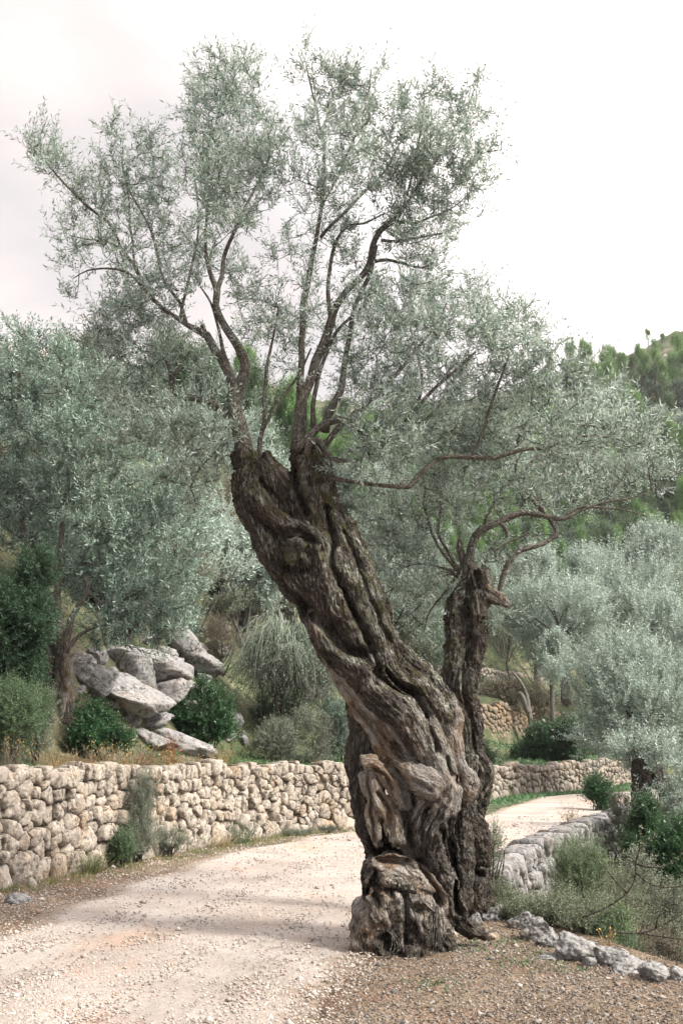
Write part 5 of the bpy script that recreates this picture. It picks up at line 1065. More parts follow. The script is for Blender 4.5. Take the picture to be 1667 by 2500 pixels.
# dark leaning olive trunk by the far right bend and its shoots
TY4 = 21.0
t4b = np.array([P(1590, 2010, TY4)[0], TY4, 0]); t4b[2] = gz(t4b[0], t4b[1])
tree4 = empty('olive_tree', t4b, label='dark leaning olive trunk with pale leafy shoots where the track leaves the picture', cat='tree')
v, f, fib, mask, nr = fuse('trunk', [
 S([(1560, 1830, 16), (1568, 1880, 24), (1562, 1930, 24), (1570, 1975, 26), (1590, 2010, 34), (1610, 2040, 44)], 0, .1, .8),
 S([(1570, 1850, 16), (1600, 1890, 22), (1630, 1935, 22), (1650, 1975, 26), (1655, 2030, 34)], .1, .2, .8),
 S([(1550, 1840, 10), (1556, 1900, 14), (1560, 1950, 16), (1600, 1990, 24), (1640, 2000, 30)], -.1, .2, .8)], TY4, .03, ridge=.02, lumps=.05, smooth_it=1)
obj('trunk', mesh_data('trunk', v-t4b, f, M_BARK, True, {'fib': ('FLOAT_VECTOR', fib), 'mask': ('FLOAT_COLOR', mask)}), tree4)
r_ = np.random.default_rng(31)
sk4 = limb_set([[(1600, 1880, 10), (1620, 1930, 6), (1640, 1970, 4)], [(1565, 1850, 6), (1555, 1820, 5), (1545, 1790, 3)], [(1585, 1860, 6), (1600, 1830, 5), (1610, 1790, 3)]], TY4-.4, tree4, t4b, M_LIMB)
pts = blob_points([(1625, 1965, 55, 42), (1660, 1920, 40, 40), (1600, 1990, 40, 22), (1560, 1835, 60, 34, 1.3), (1610, 1840, 60, 40, 1.2), (1530, 1850, 30, 24)], TY4-.5, r_, .006, 1.0)
crown(tree4, t4b, sk4, pts, r_, M_OLIVE_FAR, nsp=3, nodes=8, length=.3, leaf=(.075, .022), twig=.005)

# ---------------------------------------------------------------- terrace walls of the middle distance
def offs_wall(dd, x0, x1, n=7): return [(x, Yw(x)+dd) for x in np.linspace(x0, x1, n)]
dry_wall('terrace_wall', offs_wall(9.3, 5.4, 11.0), 2.15, [(0, .14, .30), (.12, .28, .28), (.28, .42, .26), (.42, .57, .26), (.57, .72, .26), (.72, .86, .24), (.86, 1, .24)], M_STONE_BROWN, 14, depth=.3, bulge=.07, gap=.008, m=10, lod=1, max_parts=290,
         base_z=lambda x, y: 1.25, label='tall brown dry stone terrace wall behind the slim trunk', cat='wall', kind='thing')
dry_wall('terrace_wall', offs_wall(22.4, 5.0, 14.0), .95, [(0, .35, .36), (.35, .7, .32), (.7, 1, .26)], M_STONE_FAR, 15, depth=.3, bulge=.07, gap=.008, m=10, lod=1,
         base_z=lambda x, y: 5.2, label='pale dry stone wall along the highest terrace below the olives', cat='wall', kind='thing')
low_pts = [(1.92, 12.3), (2.2, 13.4), (2.65, 15.0), (3.3, 16.8), (4.0, 18.5), (5.0, 20.8), (6.0, 23.0), (7.6, 26.2)]
dry_wall('low_wall', low_pts, lambda u: 1.02+.05*math.sin(u*3), [(0, .22, .34), (.2, .45, .28), (.45, .7, .25), (.7, 1.0, .24)], M_ROCK, 16, depth=.30, bulge=.13, gap=.012, m=18, max_parts=290,
         base_z=lambda x, y: -.86, label='low crumbling grey wall holding up the right edge of the track', cat='wall', kind='thing')

# ---------------------------------------------------------------- boulders on the left slope
def rock(px, py, rx, ry, label, mat=M_ROCK, seed=None, sub=4, tilt=0, group=None, depth=.9, name='boulder', cuts=9, cat='rock', Y=None, rough=.10, fine=.05, sink=.2):
    """rests on the slope: its foot is where the sight line through (px, py+ry) meets the terrain"""
    seed = seed or int(px*3+py)
    b = hit(px, py+ry*.75) if Y is None else P(px, py, Y); Y0 = b[1]
    s = Y0/F*1.03; c = P(px, py, Y0+rx*s*depth*.4) if Y is None else P(px, py, Y)
    v, f = rock_shape(sub, (rx*s, rx*s*depth, ry*s*1.06), seed, cuts, rough, fine)
    v = v@rotm((0, R(tilt), R(random.uniform(-25, 25)))).T
    o = obj(name, mesh_data(name, v, f, mat, sub > 4), None, loc=c, label=label, cat=cat, group=group)
    return o
def rock_l(px, py, rx, ry, *a, **k):
    k.setdefault('cuts', 14); k.setdefault('rough', .08); k.setdefault('fine', .07); return rock(px, py, rx*1.32, ry*1.32, *a, **k)
rock_l(350, 1640, 120, 50, 'broad dark rock mass forming the back of the outcrop', seed=701, tilt=-6)
rock_l(300, 1700, 95, 44, 'wide mottled rock bed underneath the boulders', seed=702, tilt=8)
rock_l(440, 1740, 80, 50, 'steep grey rock bank between the slabs and the dark bush', seed=703, tilt=-25)
rock_l(215, 1660, 60, 40, 'cracked pale rock bank behind the rounded bush', seed=704)
rock_l(329, 1655, 66, 46, 'large dark domed boulder in the middle of the rocky outcrop', tilt=-8)
rock_l(395, 1700, 66, 48, 'big cracked pale slab leaning to the right below the domed boulder', tilt=-38)
rock_l(430, 1690, 50, 52, 'pitted grey boulder beside the cracked slab', tilt=-20, seed=91)
rock_l(478, 1622, 56, 38, 'blocky grey boulder at the upper right of the rocky outcrop', tilt=10)
rock_l(402, 1608, 34, 20, 'small squarish boulder wedged above the domed one', tilt=20)
rock_l(474, 1581, 34, 13, 'thin flat slab capping the blocky grey boulder', tilt=-8)
rock_l(245, 1645, 25, 24, 'angular dark-faced boulder left of the domed one')
rock_l(203, 1635, 38, 32, 'pitted pale boulder just behind the pale split trunk')
rock_l(192, 1685, 28, 17, 'low pale boulder beside the pale split trunk')
rock_l(264, 1683, 16, 19, 'small upright pale rock left of the domed boulder')
rock_l(268, 1716, 28, 16, 'knobbly pale rock above the rounded bush')
rock_l(297, 1724, 22, 17, 'pale rock between the rounded bush and the leaning slab')
rock_l(370, 1757, 64, 22, 'long wedge-shaped slab at the foot of the outcrop', tilt=-12)
rock_l(325, 1765, 24, 12, 'small slab at the tip of the wedge-shaped one')
rock_l(450, 1822, 88, 24, 'long whale-backed pale boulder just behind the wall', tilt=16, depth=.6, seed=12)
rock_l(362, 1806, 52, 26, 'mottled hump of rock at the left end of the whale-backed boulder', seed=13)
rock_l(465, 1500, 20, 28, 'smooth pale standing rock high on the slope')
rock_l(494, 1655, 32, 22, 'grey boulder touching the dark green bush')
rock_l(566, 1757, 24, 19, 'rounded boulder in the shade beside the dark green bush')
rock_l(551, 1795, 30, 20, 'rugged dark boulder low in the shade behind the wall')
rock_l(590, 1805, 18, 16, 'small dark rock under the drooping thicket')
rock_l(756, 1690, 24, 30, 'pale upright rock showing right of the drooping thicket')
rock_l(786, 1690, 20, 26, 'pale mottled rock close to the leaning trunk', seed=55)
rock_l(430, 1570, 50, 40, 'grey crag under the edge of the broad olive crown', seed=57)
rock_l(350, 1600, 40, 24, 'grey rock shelf under the hanging olive foliage', seed=58)
rock_l(290, 1600, 44, 22, 'pale rock shelf behind the angular boulder', seed=59)
rock_l(300, 1600, 34, 26, 'broad grey rock behind the domed boulder', seed=601)
rock_l(360, 1560, 30, 24, 'jagged grey rock half under the hanging foliage', seed=602)
rock_l(525, 1590, 26, 20, 'pale rock above the grey blocky boulder', seed=603)
rock_l(225, 1600, 30, 22, 'pale rock shelf directly behind the split trunk', seed=604)
rock_l(310, 1760, 18, 12, 'small grey rock at the left foot of the outcrop', seed=605)
rock_l(500, 1690, 26, 16, 'low grey rock behind the dark green bush', seed=606)
rock_l(415, 1650, 34, 26, 'grey rock rising right behind the domed boulder', seed=607, tilt=-25)
rock_l(460, 1725, 34, 20, 'low slab to the right of the cracked one', seed=608, tilt=-15)
rock_l(240, 1700, 18, 12, 'flat pale rock above the rounded bush', seed=609)
rock_l(520, 1790, 24, 14, 'dark low rock in front of the dark green bush', seed=610)
rock_l(640, 1560, 26, 18, 'pale rock at the upper left edge of the drooping thicket', seed=611)
rr = np.random.default_rng(41)
for i in range(64):
    if i < 30: px, py, lb, gr = rr.uniform(470, 600), rr.uniform(1465, 1560), 'loose pale stone in the scree beside the smooth standing rock', 'scree beside the standing rock'
    elif i < 50: px, py, lb, gr = rr.uniform(640, 730), rr.uniform(1480, 1540), 'pale stone of the tumbled heap above the drooping thicket', 'tumbled stones above the drooping thicket'
    else: px, py, lb, gr = rr.uniform(160, 300), rr.uniform(1560, 1700), 'pale block of broken rock between the split trunk and the boulders', 'broken rock near the split trunk'
    s_ = rr.uniform(6, 15)
    rock(px, py, s_*1.15, s_*.85, lb, sub=2, seed=200+i, group=gr, name='stone', cat='stone')

# ---------------------------------------------------------------- rocks edging the near platform
FR = [(1163, 2205, 24, 17, 'small grey rock against the dark foot of the slim tree'), (1142, 2243, 18, 18, 'pale knobbly stone at the near end of the rock row'), (1160, 2248, 15, 19, 'upright split stone touching the pale knobbly one'),
 (1203, 2237, 48, 22, 'long low pitted rock, first in the rock row'), (1274, 2254, 36, 23, 'rugged grey rock second in the rock row'), (1318, 2277, 46, 29, 'humped pale rock in the middle of the rock row'),
 (1350, 2304, 36, 22, 'dark mottled rock in front of the humped pale one'), (1406, 2315, 54, 40, 'biggest rock of the row, grey with a flat sloping face'), (1335, 2342, 32, 10, 'flat pale stone half buried before the biggest rock'),
 (1436, 2356, 20, 22, 'dark pitted stone right of the biggest rock'), (1488, 2342, 42, 29, 'rounded pitted rock right of the biggest one'), (1549, 2370, 48, 28, 'pale lumpy rock, last but two in the row'), (1605, 2378, 46, 26, 'mottled rock near the right edge of the row'), (1660, 2394, 36, 26, 'rock cut off by the right edge'),
 (1094, 2280, 19, 27, 'pale smooth stone leaning against the stump'), (1205, 2291, 18, 11, 'small pinkish stone lying in front of the rock row'), (1272, 2288, 14, 8, 'tiny orange-tinted stone before the rugged rock'), (1576, 2455, 15, 10, 'loose pale stone lying on the brown soil'), (1552, 2437, 8, 6, 'small round white stone near the right corner'), (1453, 2474, 7, 6, 'small tan pebble on the bare brown soil'),
 (963, 2352, 12, 8, 'small white stone at the foot of the stump'), (925, 2368, 9, 6, 'little grey stone left of the white one by the stump'), (1300, 2345, 10, 6, 'tiny flat stone among the sprouts'),
 (51, 2200, 34, 17, 'dark mossy rock at the foot of the big leftmost wall stone'), (81, 2160, 13, 15, 'small upright stone under the wall at the left')]
FYS = {}
for i, (px, py, rx, ry, lb) in enumerate(FR):
    m = M_ROCKF
    if 'pinkish' in lb or 'orange' in lb: m = M_STONE_BROWN
    if 'smooth' in lb or 'loose' in lb or 'tan' in lb or 'upright stone under' in lb: m = M_STONE
    rock(px, py, rx, ry, lb, mat=m, seed=300+i, sub=5 if rx > 30 else 4 if rx > 14 else 2, rough=.16, fine=.09, cuts=7, name='rock' if rx > 16 else 'stone', cat='rock' if rx > 16 else 'stone', tilt=rr.uniform(-14, 14))

# ---------------------------------------------------------------- wooded hillside
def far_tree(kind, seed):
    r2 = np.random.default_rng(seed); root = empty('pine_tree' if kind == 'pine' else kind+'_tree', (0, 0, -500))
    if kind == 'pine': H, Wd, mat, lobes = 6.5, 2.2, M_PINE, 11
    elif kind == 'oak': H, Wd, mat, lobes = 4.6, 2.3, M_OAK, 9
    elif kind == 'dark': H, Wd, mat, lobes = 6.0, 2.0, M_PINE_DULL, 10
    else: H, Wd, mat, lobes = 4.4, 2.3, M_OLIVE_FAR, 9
    a = Acc(); w = np.array([[0, 0, -.6, .22], [r2.normal()*.1, r2.normal()*.1, H*.4, .16], [r2.normal()*.2, r2.normal()*.2, H*.85, .04]]); cc = spline(w, n=4)
    v, q, tr, fib = tube(cc[:, :3], cc[:, 3], 6, seed=seed); a.add(v, q, tr, fib=fib); obj('trunk', a.mesh('trunk', M_LIMB, True), root)
    pts = []
    for i in range(lobes):
        h = r2.uniform(.22, .92); rad = Wd*(1-h*.75 if kind in ('pine', 'dark') else math.sqrt(max(.1, 1-((h-.5)/.55)**2))); an = r2.uniform(0, 6.28)
        c = np.array([math.cos(an)*rad*.55, math.sin(an)*rad*.55, H*h]); m = 34
        d = unit(r2.normal(size=(m, 3)))*(r2.random(m)**.33)[:, None]; pts.append(c+d*np.array([rad*.55, rad*.55, H*.15]))
    T = np.concatenate(pts); D = unit(T-np.array([0, 0, H*.4]))*.9+r2.normal(size=T.shape)*.5+np.array([0, 0, .7])
    if kind in ('pine', 'dark'): v, q, ti, st_ = sprays(T, D, r2, 11, .75, (.30, .045), .9, .3, np.clip(.5+fbm(T*.9, 2)*1.4, 0, 1))
    else: v, q, ti, st_ = sprays(T, D, r2, 8, .6, (.20, .085), .8, .3, np.clip(.5+fbm(T*.9, 2)*1.4, 0, 1))
    f_ = Acc(); f_.add(v, q, None, tint=ti); o = obj('foliage', f_.mesh('foliage', mat), root, kind='stuff')
    return root
PROT = {k: [far_tree(k, 50+i*7+j) for j in range(2)] for i, k in enumerate(('pine', 'oak', 'dark', 'olive'))}
LBL = {'pine': 'bright green pine in the wood covering the far hillside', 'oak': 'dusky holm oak in the wood covering the far hillside', 'dark': 'deep green conical pine in the wood covering the far hillside', 'olive': 'silvery olive tree in the wood covering the far hillside'}
GRP = {'pine': 'bright pines on the far hillside', 'oak': 'holm oaks on the far hillside', 'dark': 'dark pines on the far hillside', 'olive': 'olives on the far hillside'}
rr = np.random.default_rng(77); first = {(k, j): True for k in PROT for j in range(2)}
def plant(px, py, kinds=None, sc=1.0, y0=58):
    h = hit(px, py, y0)
    if h[1] > 200: return
    nz_ = float(noise([[px*.009+2, py*.009, 0]])[0]); u = rr.random()
    k = ('pine' if nz_ > -.02 else 'oak' if nz_ > -.2 else 'dark') if u < .62 else ('oak', 'pine', 'olive', 'dark', 'oak')[rr.integers(5)]
    if kinds: k = kinds[rr.integers(len(kinds))]
    j = int(rr.integers(2)); s_ = sc*rr.uniform(.5, .95)*(.62 if py < 915 else 1)
    loc = (h[0], h[1], gz(h[0], h[1])-.1); kw = dict(label=LBL[k], cat='tree', group=GRP[k])
    if first[(k, j)]:
        o = PROT[k][j]; o.location = loc; o.rotation_euler = (0, 0, rr.uniform(0, 6)); o.scale = (s_, s_, s_*rr.uniform(.9, 1.15)); set_props(o, **kw); first[(k, j)] = False
    else: copy_thing(PROT[k][j], loc, rr.uniform(0, 6), (s_, s_, s_*rr.uniform(.9, 1.15)), **kw)
for py in np.arange(850, 1440, 31):
    for px in np.arange(1290, 1720, 38):
        if rr.random() < .84: plant(px+rr.uniform(-16, 16), py+rr.uniform(-10, 10))
for py in np.arange(1085, 1450, 34):
    for px in np.arange(600, 1290, 48):
        if rr.random() < .75: plant(px+rr.uniform(-16, 16), py+rr.uniform(-10, 10))
for py in np.arange(1100, 1330, 36):
    for px in np.arange(470, 620, 42):
        if rr.random() < .85: plant(px+rr.uniform(-14, 14), py+rr.uniform(-10, 10), ('oak', 'olive', 'dark'), y0=50)
for py in np.arange(1090, 1300, 46):
    for px in np.arange(-40, 470, 60):
        if rr.random() < .7: plant(px+rr.uniform(-14, 14), py+rr.uniform(-10, 10), ('oak', 'olive', 'dark'), y0=50)
for kk in PROT:
    for j in range(2):
        if first[(kk, j)]: plant(1500+j*20, 1200, (kk,))

# bushes and young trees on the slope between the walls and the wood
def scrub_proto(kind, seed):
    r2 = np.random.default_rng(seed); root = empty({'grey': 'grey_bush', 'olive': 'olive_tree', 'dark': 'dark_bush', 'brush': 'brown_bush'}[kind], (0, 0, -500))
    mat = {'grey': M_GREYSHRUB, 'olive': M_OLIVE_FAR, 'dark': M_OAK, 'brush': M_BRUSH}[kind]; H = 2.6 if kind == 'olive' else 1.3; a = Acc(); pts = []
    for i in range(7):
        e = np.array([r2.normal()*.5*H*.5, r2.normal()*.5*H*.5, H*r2.uniform(.4, .9)]); w = np.array([[0, 0, -.2, .03], [*(e*.5+r2.normal(size=3)*.1), .02], [*e, .01]]); cc = spline(w, n=3)
        v, q, tr, fib = tube(cc[:, :3], cc[:, 3], 5, seed=i); a.add(v, q, tr, fib=fib); m = 34; d = unit(r2.normal(size=(m, 3)))*(r2.random(m)**.33)[:, None]; pts.append(e+d*np.array([.42, .42, .3])*H*.62)
    obj('stems', a.mesh('stems', M_LIMB, True), root); T = np.concatenate(pts); T[:, 2] = np.maximum(T[:, 2], .05); D = unit(T-np.array([0, 0, H*.3]))*.8+r2.normal(size=T.shape)*.5+np.array([0, 0, .6])
    v, q, ti, st_ = sprays(T, D, r2, 8, .36, (.10, .032), .8, .3, np.clip(.5+fbm(T*1.5, 2)*1.4, 0, 1)); f_ = Acc(); f_.add(v, q, None, tint=ti); obj('foliage', f_.mesh('foliage', mat), root, kind='stuff'); return root
SP_ = {k: scrub_proto(k, 400+i) for i, k in enumerate(('grey', 'olive', 'dark', 'brush'))}; sfirst = set()
SLB = {'grey': 'grey-green bush', 'olive': 'young silvery olive', 'dark': 'dark green bush', 'brush': 'brown dry bush'}
def scrub(k, px, py, sc, y0, where, gname):
    h = hit(px, py, y0)
    if h[1] > 90: return
    loc = (h[0], h[1], h[2]-.05); kw = dict(label=SLB[k]+' '+where, cat='tree' if k == 'olive' else 'shrub', group=SLB[k]+' '+gname); S3 = (sc, sc, sc*rr.uniform(.8, 1.15))
    if k in sfirst: copy_thing(SP_[k], loc, rr.uniform(0, 6), S3, **kw)
    else: sfirst.add(k); o = SP_[k]; o.location = loc; o.scale = S3; set_props(o, **kw)
for (xa, xb, ya, yb, st_x, st_y, y0_, sc, wh, gn, ks) in [
   (440, 740, 1330, 1560, 44, 34, 22, 1.0, 'on the rocky slope left of the leaning trunk', 'on the slope left of the leaning trunk', ('grey', 'grey', 'olive', 'dark', 'brush')),
   (880, 1110, 1330, 1700, 46, 36, 34, 1.2, 'on the slope between the two twisted trunks', 'between the trunks', ('grey', 'olive', 'dark', 'dark')),
   (1180, 1700, 1440, 1640, 60, 40, 48, 1.5, 'among the olives of the terraces at the right', 'among the right-hand olives', ('grey', 'olive', 'olive', 'dark')),
   (10, 440, 1380, 1620, 60, 42, 20, 1.1, 'on the slope under the broad left olive', 'under the left olive', ('grey', 'dark', 'brush', 'dark'))]:
    for py in np.arange(ya, yb, st_y):
        for px in np.arange(xa, xb, st_x):
            if rr.random() < .72: scrub(ks[rr.integers(len(ks))], px+rr.uniform(-16, 16), py+rr.uniform(-12, 12), sc*rr.uniform(.6, 1.2), y0_, wh, gn)

# pale limestone cliff far off at the left
xs = np.linspace(-330, -30, 150); hs_ = np.linspace(0, 1, 60)
sk_px = [-700, -200, -60, 0, 14, 26, 40, 70, 105, 135, 160, 200, 260, 420]; sk_py = [700, 690, 700, 748, 757, 790, 812, 815, 850, 858, 905, 950, 1000, 1060]
V = []; Yc = 420
for hq in hs_:
    for x in xs:
        px = 833.5+x/Yc*F*1.0; top = P(px, np.interp(px, sk_px, sk_py), Yc)[2]
        V.append([x, Yc+80*hq**1.5-10, -20+(top+20)*hq])
V = np.array(V); n_ = fbm(V*np.array([.05, .05, .03]), 5, .6); V[:, 1] += n_*26; V[:, 2] += fbm(V*np.array([.09, .09, .02]), 4)*5*(V[:, 2] > 60)
i = np.arange(len(hs_)-1)[:, None]*len(xs); j = np.arange(len(xs)-1)[None]
q = np.stack([i+j, i+j+1, i+len(xs)+j+1, i+len(xs)+j], -1).reshape(-1, 4)
t = NT('cliff_rock'); g = t.geo((1, 1, .6))
M_CLIFF = t.fin(t.ramp(t.noise(g, .07, 8, .68), [(.36, (.24, .24, .21)), (.5, (.50, .46, .42)), (.65, (.60, .56, .52))]), t.bump(t.noise(g, .12, 8, .7), 1, 4), .95)
obj('mountain', mesh_data('mountain', V, q, M_CLIFF, True), kind='structure')
# bare rock bands on the wooded hill
HR = [(1600, 905, 60, 22), (1650, 880, 50, 24), (1540, 935, 44, 16), (1440, 960, 20, 7), (1500, 1000, 22, 8), (1640, 985, 26, 9), (1560, 1290, 24, 12), (1580, 1190, 20, 8)]
for i, (px, py, rx, ry) in enumerate(HR):
    lb = ('big pale rock face', 'pale rock face by the right edge', 'slanting pale rock face', 'small pale outcrop', 'little outcrop', 'pale ledge', 'grey outcrop', 'small grey ledge')[i]
    rock(px, py, rx, ry, lb+' on the wooded hill, '+('near its crest', 'just under the crest', 'left of the big one', 'left of the dark trees', 'between dark trees', 'below the crest', 'above the bluish olive', 'halfway up the slope')[i], mat=M_CLIFF, sub=4, seed=500+i, tilt=rr.uniform(-30, -10), name='rock_outcrop', rough=.25, fine=.12)

# ---------------------------------------------------------------- loose gravel, litter, grass, weeds
OV = np.array([[1, 0, 0], [0, 1, 0], [-1, 0, 0], [0, -1, 0], [0, 0, 1], [0, 0, -1]], float); OF = np.array([[0, 1, 4], [1, 2, 4], [2, 3, 4], [3, 0, 4], [1, 0, 5], [2, 1, 5], [3, 2, 5], [0, 3, 5]])
def scatter_stones(x, y, size, r2, sink=.35, shape=ICO[1]):
    bv_, bf_ = shape; n = len(x); z = gzv(x, y)
    an = r2.uniform(0, 6.28, n); s3 = size[:, None]*np.stack([r2.uniform(.8, 1.4, n), r2.uniform(.7, 1.1, n), r2.uniform(.45, .8, n)], -1)
    vv = bv_[None]*s3[:, None]*(1+r2.normal(size=(n, len(bv_), 1))*.16)
    c, s_ = np.cos(an)[:, None], np.sin(an)[:, None]
    X_ = vv[..., 0]*c-vv[..., 1]*s_; Y2 = vv[..., 0]*s_+vv[..., 1]*c
    xl_, xr_ = road_mask(0, y); z = z+np.where((x > xl_) & (x < xr_), .026, 0)
    v = np.stack([X_+x[:, None], Y2+y[:, None], vv[..., 2]+(z+size*(.5-sink))[:, None]], -1).reshape(-1, 3)
    f = (np.arange(n)[:, None, None]*len(bv_)+bf_[None]).reshape(-1, 3); return v, f, np.repeat(r2.random(n), len(bv_))
def field(n, r2, y0, y1, p=2.0):
    u = r2.random(n); y = 1/((1/y0)*(1-u)+(1/y1)*u); x = r2.uniform(-.42, .42, n)*y*1.03; return x, y
t = NT('loose_pebble'); M_PEB = t.fin(t.ramp(t.attr('tint'), [(0, (.09, .09, .09)), (.14, (.20, .185, .175)), (.45, (.32, .28, .245)), (.8, (.50, .46, .43)), (.95, (.36, .24, .18))]), t.bump(t.noise(t.geo(), 90), .3, .005), .9)
r2 = np.random.default_rng(90)
x, y = field(95000, r2, 5.4, 24); xl, xr = road_mask(0, y); edge = sm((np.maximum(x-xr, xl-x))/.35+.5)
clus = noise(np.stack([x*1.3, y*1.3, x*0], -1))
keep = (x > Xw(y)+.15) & (x < Xe(y)-.1) & (r2.random(len(x)) < .30+.15*edge*(1)+.65*np.clip(clus*2.2, 0, 1))
relr = (x-xl)/(xr-xl); lane = np.maximum(np.exp(-((relr-.30)/.09)**2), np.exp(-((relr-.72)/.09)**2)); keep &= r2.random(len(x)) > lane*.85
keep &= ~((x > xr+.15) & (r2.random(len(x)) < .52))
x, y, clus = x[keep], y[keep], clus[keep]; size = .0045+.006*r2.random(len(x))**2.2+.0006*y; big = r2.random(len(x)) < .012; size = np.where(big, size*2.4, size)
A_ = Acc(); v, f, ti = scatter_stones(x, y, size, r2, .3, (OV, OF)); pl_ = np.repeat(x > road_mask(0, y)[1]+.1, len(OV)); ti = np.where(pl_, ti*.55, .25+ti*.70); A_.add(v, None, f, tint=ti)
obj('gravel', A_.mesh('gravel', M_PEB, False), kind='stuff')
# brown litter and chips on the bare soil and along the wall foot
x, y = field(80000, r2, 5.4, 19); xl, xr = road_mask(0, y)
vr = x-xr; vl = xl-x
keep = ((vr > -.12) & (x < Xe(y)+.1)) | ((vl > -.25) & (x > Xw(y)))
keep &= r2.random(len(x)) < np.where(vr > vl, .95, .7)
x, y = x[keep], y[keep]; n = len(x)
d = np.stack([r2.normal(size=n), r2.normal(size=n), r2.normal(size=n)*.22], -1); sd_ = np.stack([r2.normal(size=n), r2.normal(size=n), r2.normal(size=n)*.35], -1)
pos = np.stack([x, y, gzv(x, y)+.006+.006*r2.random(n)], -1); v, q = leaf_quads(pos, d, sd_, .012+.026*r2.random(n), .004+.007*r2.random(n), .2, .2)
A_ = Acc(); A_.add(v, q, None, tint=np.repeat(r2.random(n), 4)); obj('leaf_litter', A_.mesh('leaf_litter', M_LITTER), kind='stuff')

def blades(x, y, h, w, r2, lean=.35, n_seg=2, zoff=0, zf=None):
    n = len(x); z = (zf(x, y) if zf else gzv(x, y))+zoff; d = np.stack([r2.normal(size=n)*lean, r2.normal(size=n)*lean, np.ones(n)], -1)
    sd_ = np.stack([r2.normal(size=n), r2.normal(size=n), np.zeros(n)], -1)
    return leaf_quads(np.stack([x, y, z-.01], -1), d, sd_, h, w, .1, .25)
def patch(name, mat, x, y, h, w, kind='stuff', lean=.35, zoff=0, root=None, **kw):
    v, q = blades(x, y, h, w, r2, lean, zoff=zoff); A_ = Acc(); o = np.array(root.location) if root else np.zeros(3)
    A_.add(v-o, q, None, tint=np.repeat(r2.random(len(x)), 4)); return obj(name, A_.mesh(name, mat), root, kind=kind, **kw)
# green and dry grass at the foot of the left wall
n = 11000; y = r2.uniform(9.5, 24, n); x = Xw(y)+.10+np.abs(r2.normal(size=n))*.34
k = noise(np.stack([x*2.2, y*2.2, x*0], -1)) > -.02; x, y = x[k], y[k]; patch('grass', M_GRASS, x, y, .03+.09*r2.random(len(x))**2, .004+.004*r2.random(len(x)))
n = 3600; y = r2.uniform(9.0, 22, n); x = Xw(y)+.15+np.abs(r2.normal(size=n))*.5; k = noise(np.stack([x*2.6+9, y*2.6, x*0], -1)) > .05; x, y = x[k], y[k]
patch('dry_grass', M_STRAW, x, y, .03+.13*r2.random(len(x))**2, .003+.003*r2.random(len(x)))
# strip along the far wall
n = 5200; xw = r2.uniform(4.2, 14, n); y = Yw(xw)-.3-np.abs(r2.normal(size=n))*.8; patch('grass', M_IVY, xw+.0, y, .06+.12*r2.random(n), .03+.02*r2.random(n), lean=.8)
# ground cover and weeds on the terrace behind the left wall
def terrace_xy(n, d0, d1, x0=-8, x1=2.2):
    x = r2.uniform(x0, x1, n); d = r2.uniform(d0, d1, n); return x, Yw(x)+d
x, y = terrace_xy(34000, .35, 9.0); k = noise(np.stack([x*1.1, y*1.1, x*0+3], -1)) > np.where((x > -2.4) & (y-Yw(x) < 3.5), -.6, .12); x, y = x[k], y[k]
patch('ground_cover', M_IVY, x, y, .04+.06*r2.random(len(x)), .03+.035*r2.random(len(x)), lean=1.2)
x, y = terrace_xy(12000, .3, 16, -11, 3); k = noise(np.stack([x*.8+7, y*.8, x*0+3], -1)) > .0; x, y = x[k], y[k]; patch('dry_grass', M_BRUSH, x, y, .08+.20*r2.random(len(x)), .008+.01*r2.random(len(x)), lean=.6)
# slope behind, sparse scrub far up
x, y = terrace_xy(16000, 12, 45, -16, 24); k = noise(np.stack([x*.35+7, y*.35, x*0+3], -1)) > -.1; x, y = x[k], y[k]; patch('scrub', M_GREYSHRUB, x, y, .15+.45*r2.random(len(x)), .05+.08*r2.random(len(x)), lean=.9)
x, y = terrace_xy(9000, .6, 9, 4.5, 20); patch('grass', M_IVY, x, y, .06+.16*r2.random(len(x)), .03+.03*r2.random(len(x)), lean=.9)
# lower ground at the right
n = 14000; y = r2.uniform(8.2, 26, n)**1.0; x = Xe(y)+.25+r2.random(n)*y*.32; k = (noise(np.stack([x*.9, y*.9, x*0+5], -1)) > -.12); x, y = x[k], y[k]; k = Yw(x)-y > 2.5; x, y = x[k], y[k]
patch('ground_cover', M_IVY, x, y, .03+.07*r2.random(len(x)), .018+.02*r2.random(len(x)), lean=1.1)
n = 9000; y = r2.uniform(8, 24, n); x = Xe(y)+.2+r2.random(n)*y*.32; k = Yw(x)-y > 2.5; patch('dry_grass', M_BRUSH, x[k], y[k], .05+.14*r2.random(k.sum()), .004+.006*r2.random(k.sum()), lean=.7)
# little sprouts on the brown soil before the rocks
n = 1100; cx = np.array([G(px, py)[:2] for px, py in ((1130, 2290), (1180, 2310), (1230, 2300), (1290, 2330), (1160, 2270), (1250, 2350), (1350, 2360), (1110, 2320), (1400, 2370), (1060, 2400))])
c = cx[r2.integers(len(cx), size=n)]+r2.normal(size=(n, 2))*.13; patch('sprouts', M_IVY, c[:, 0], c[:, 1], .012+.028*r2.random(n), .010+.014*r2.random(n), lean=1.0)

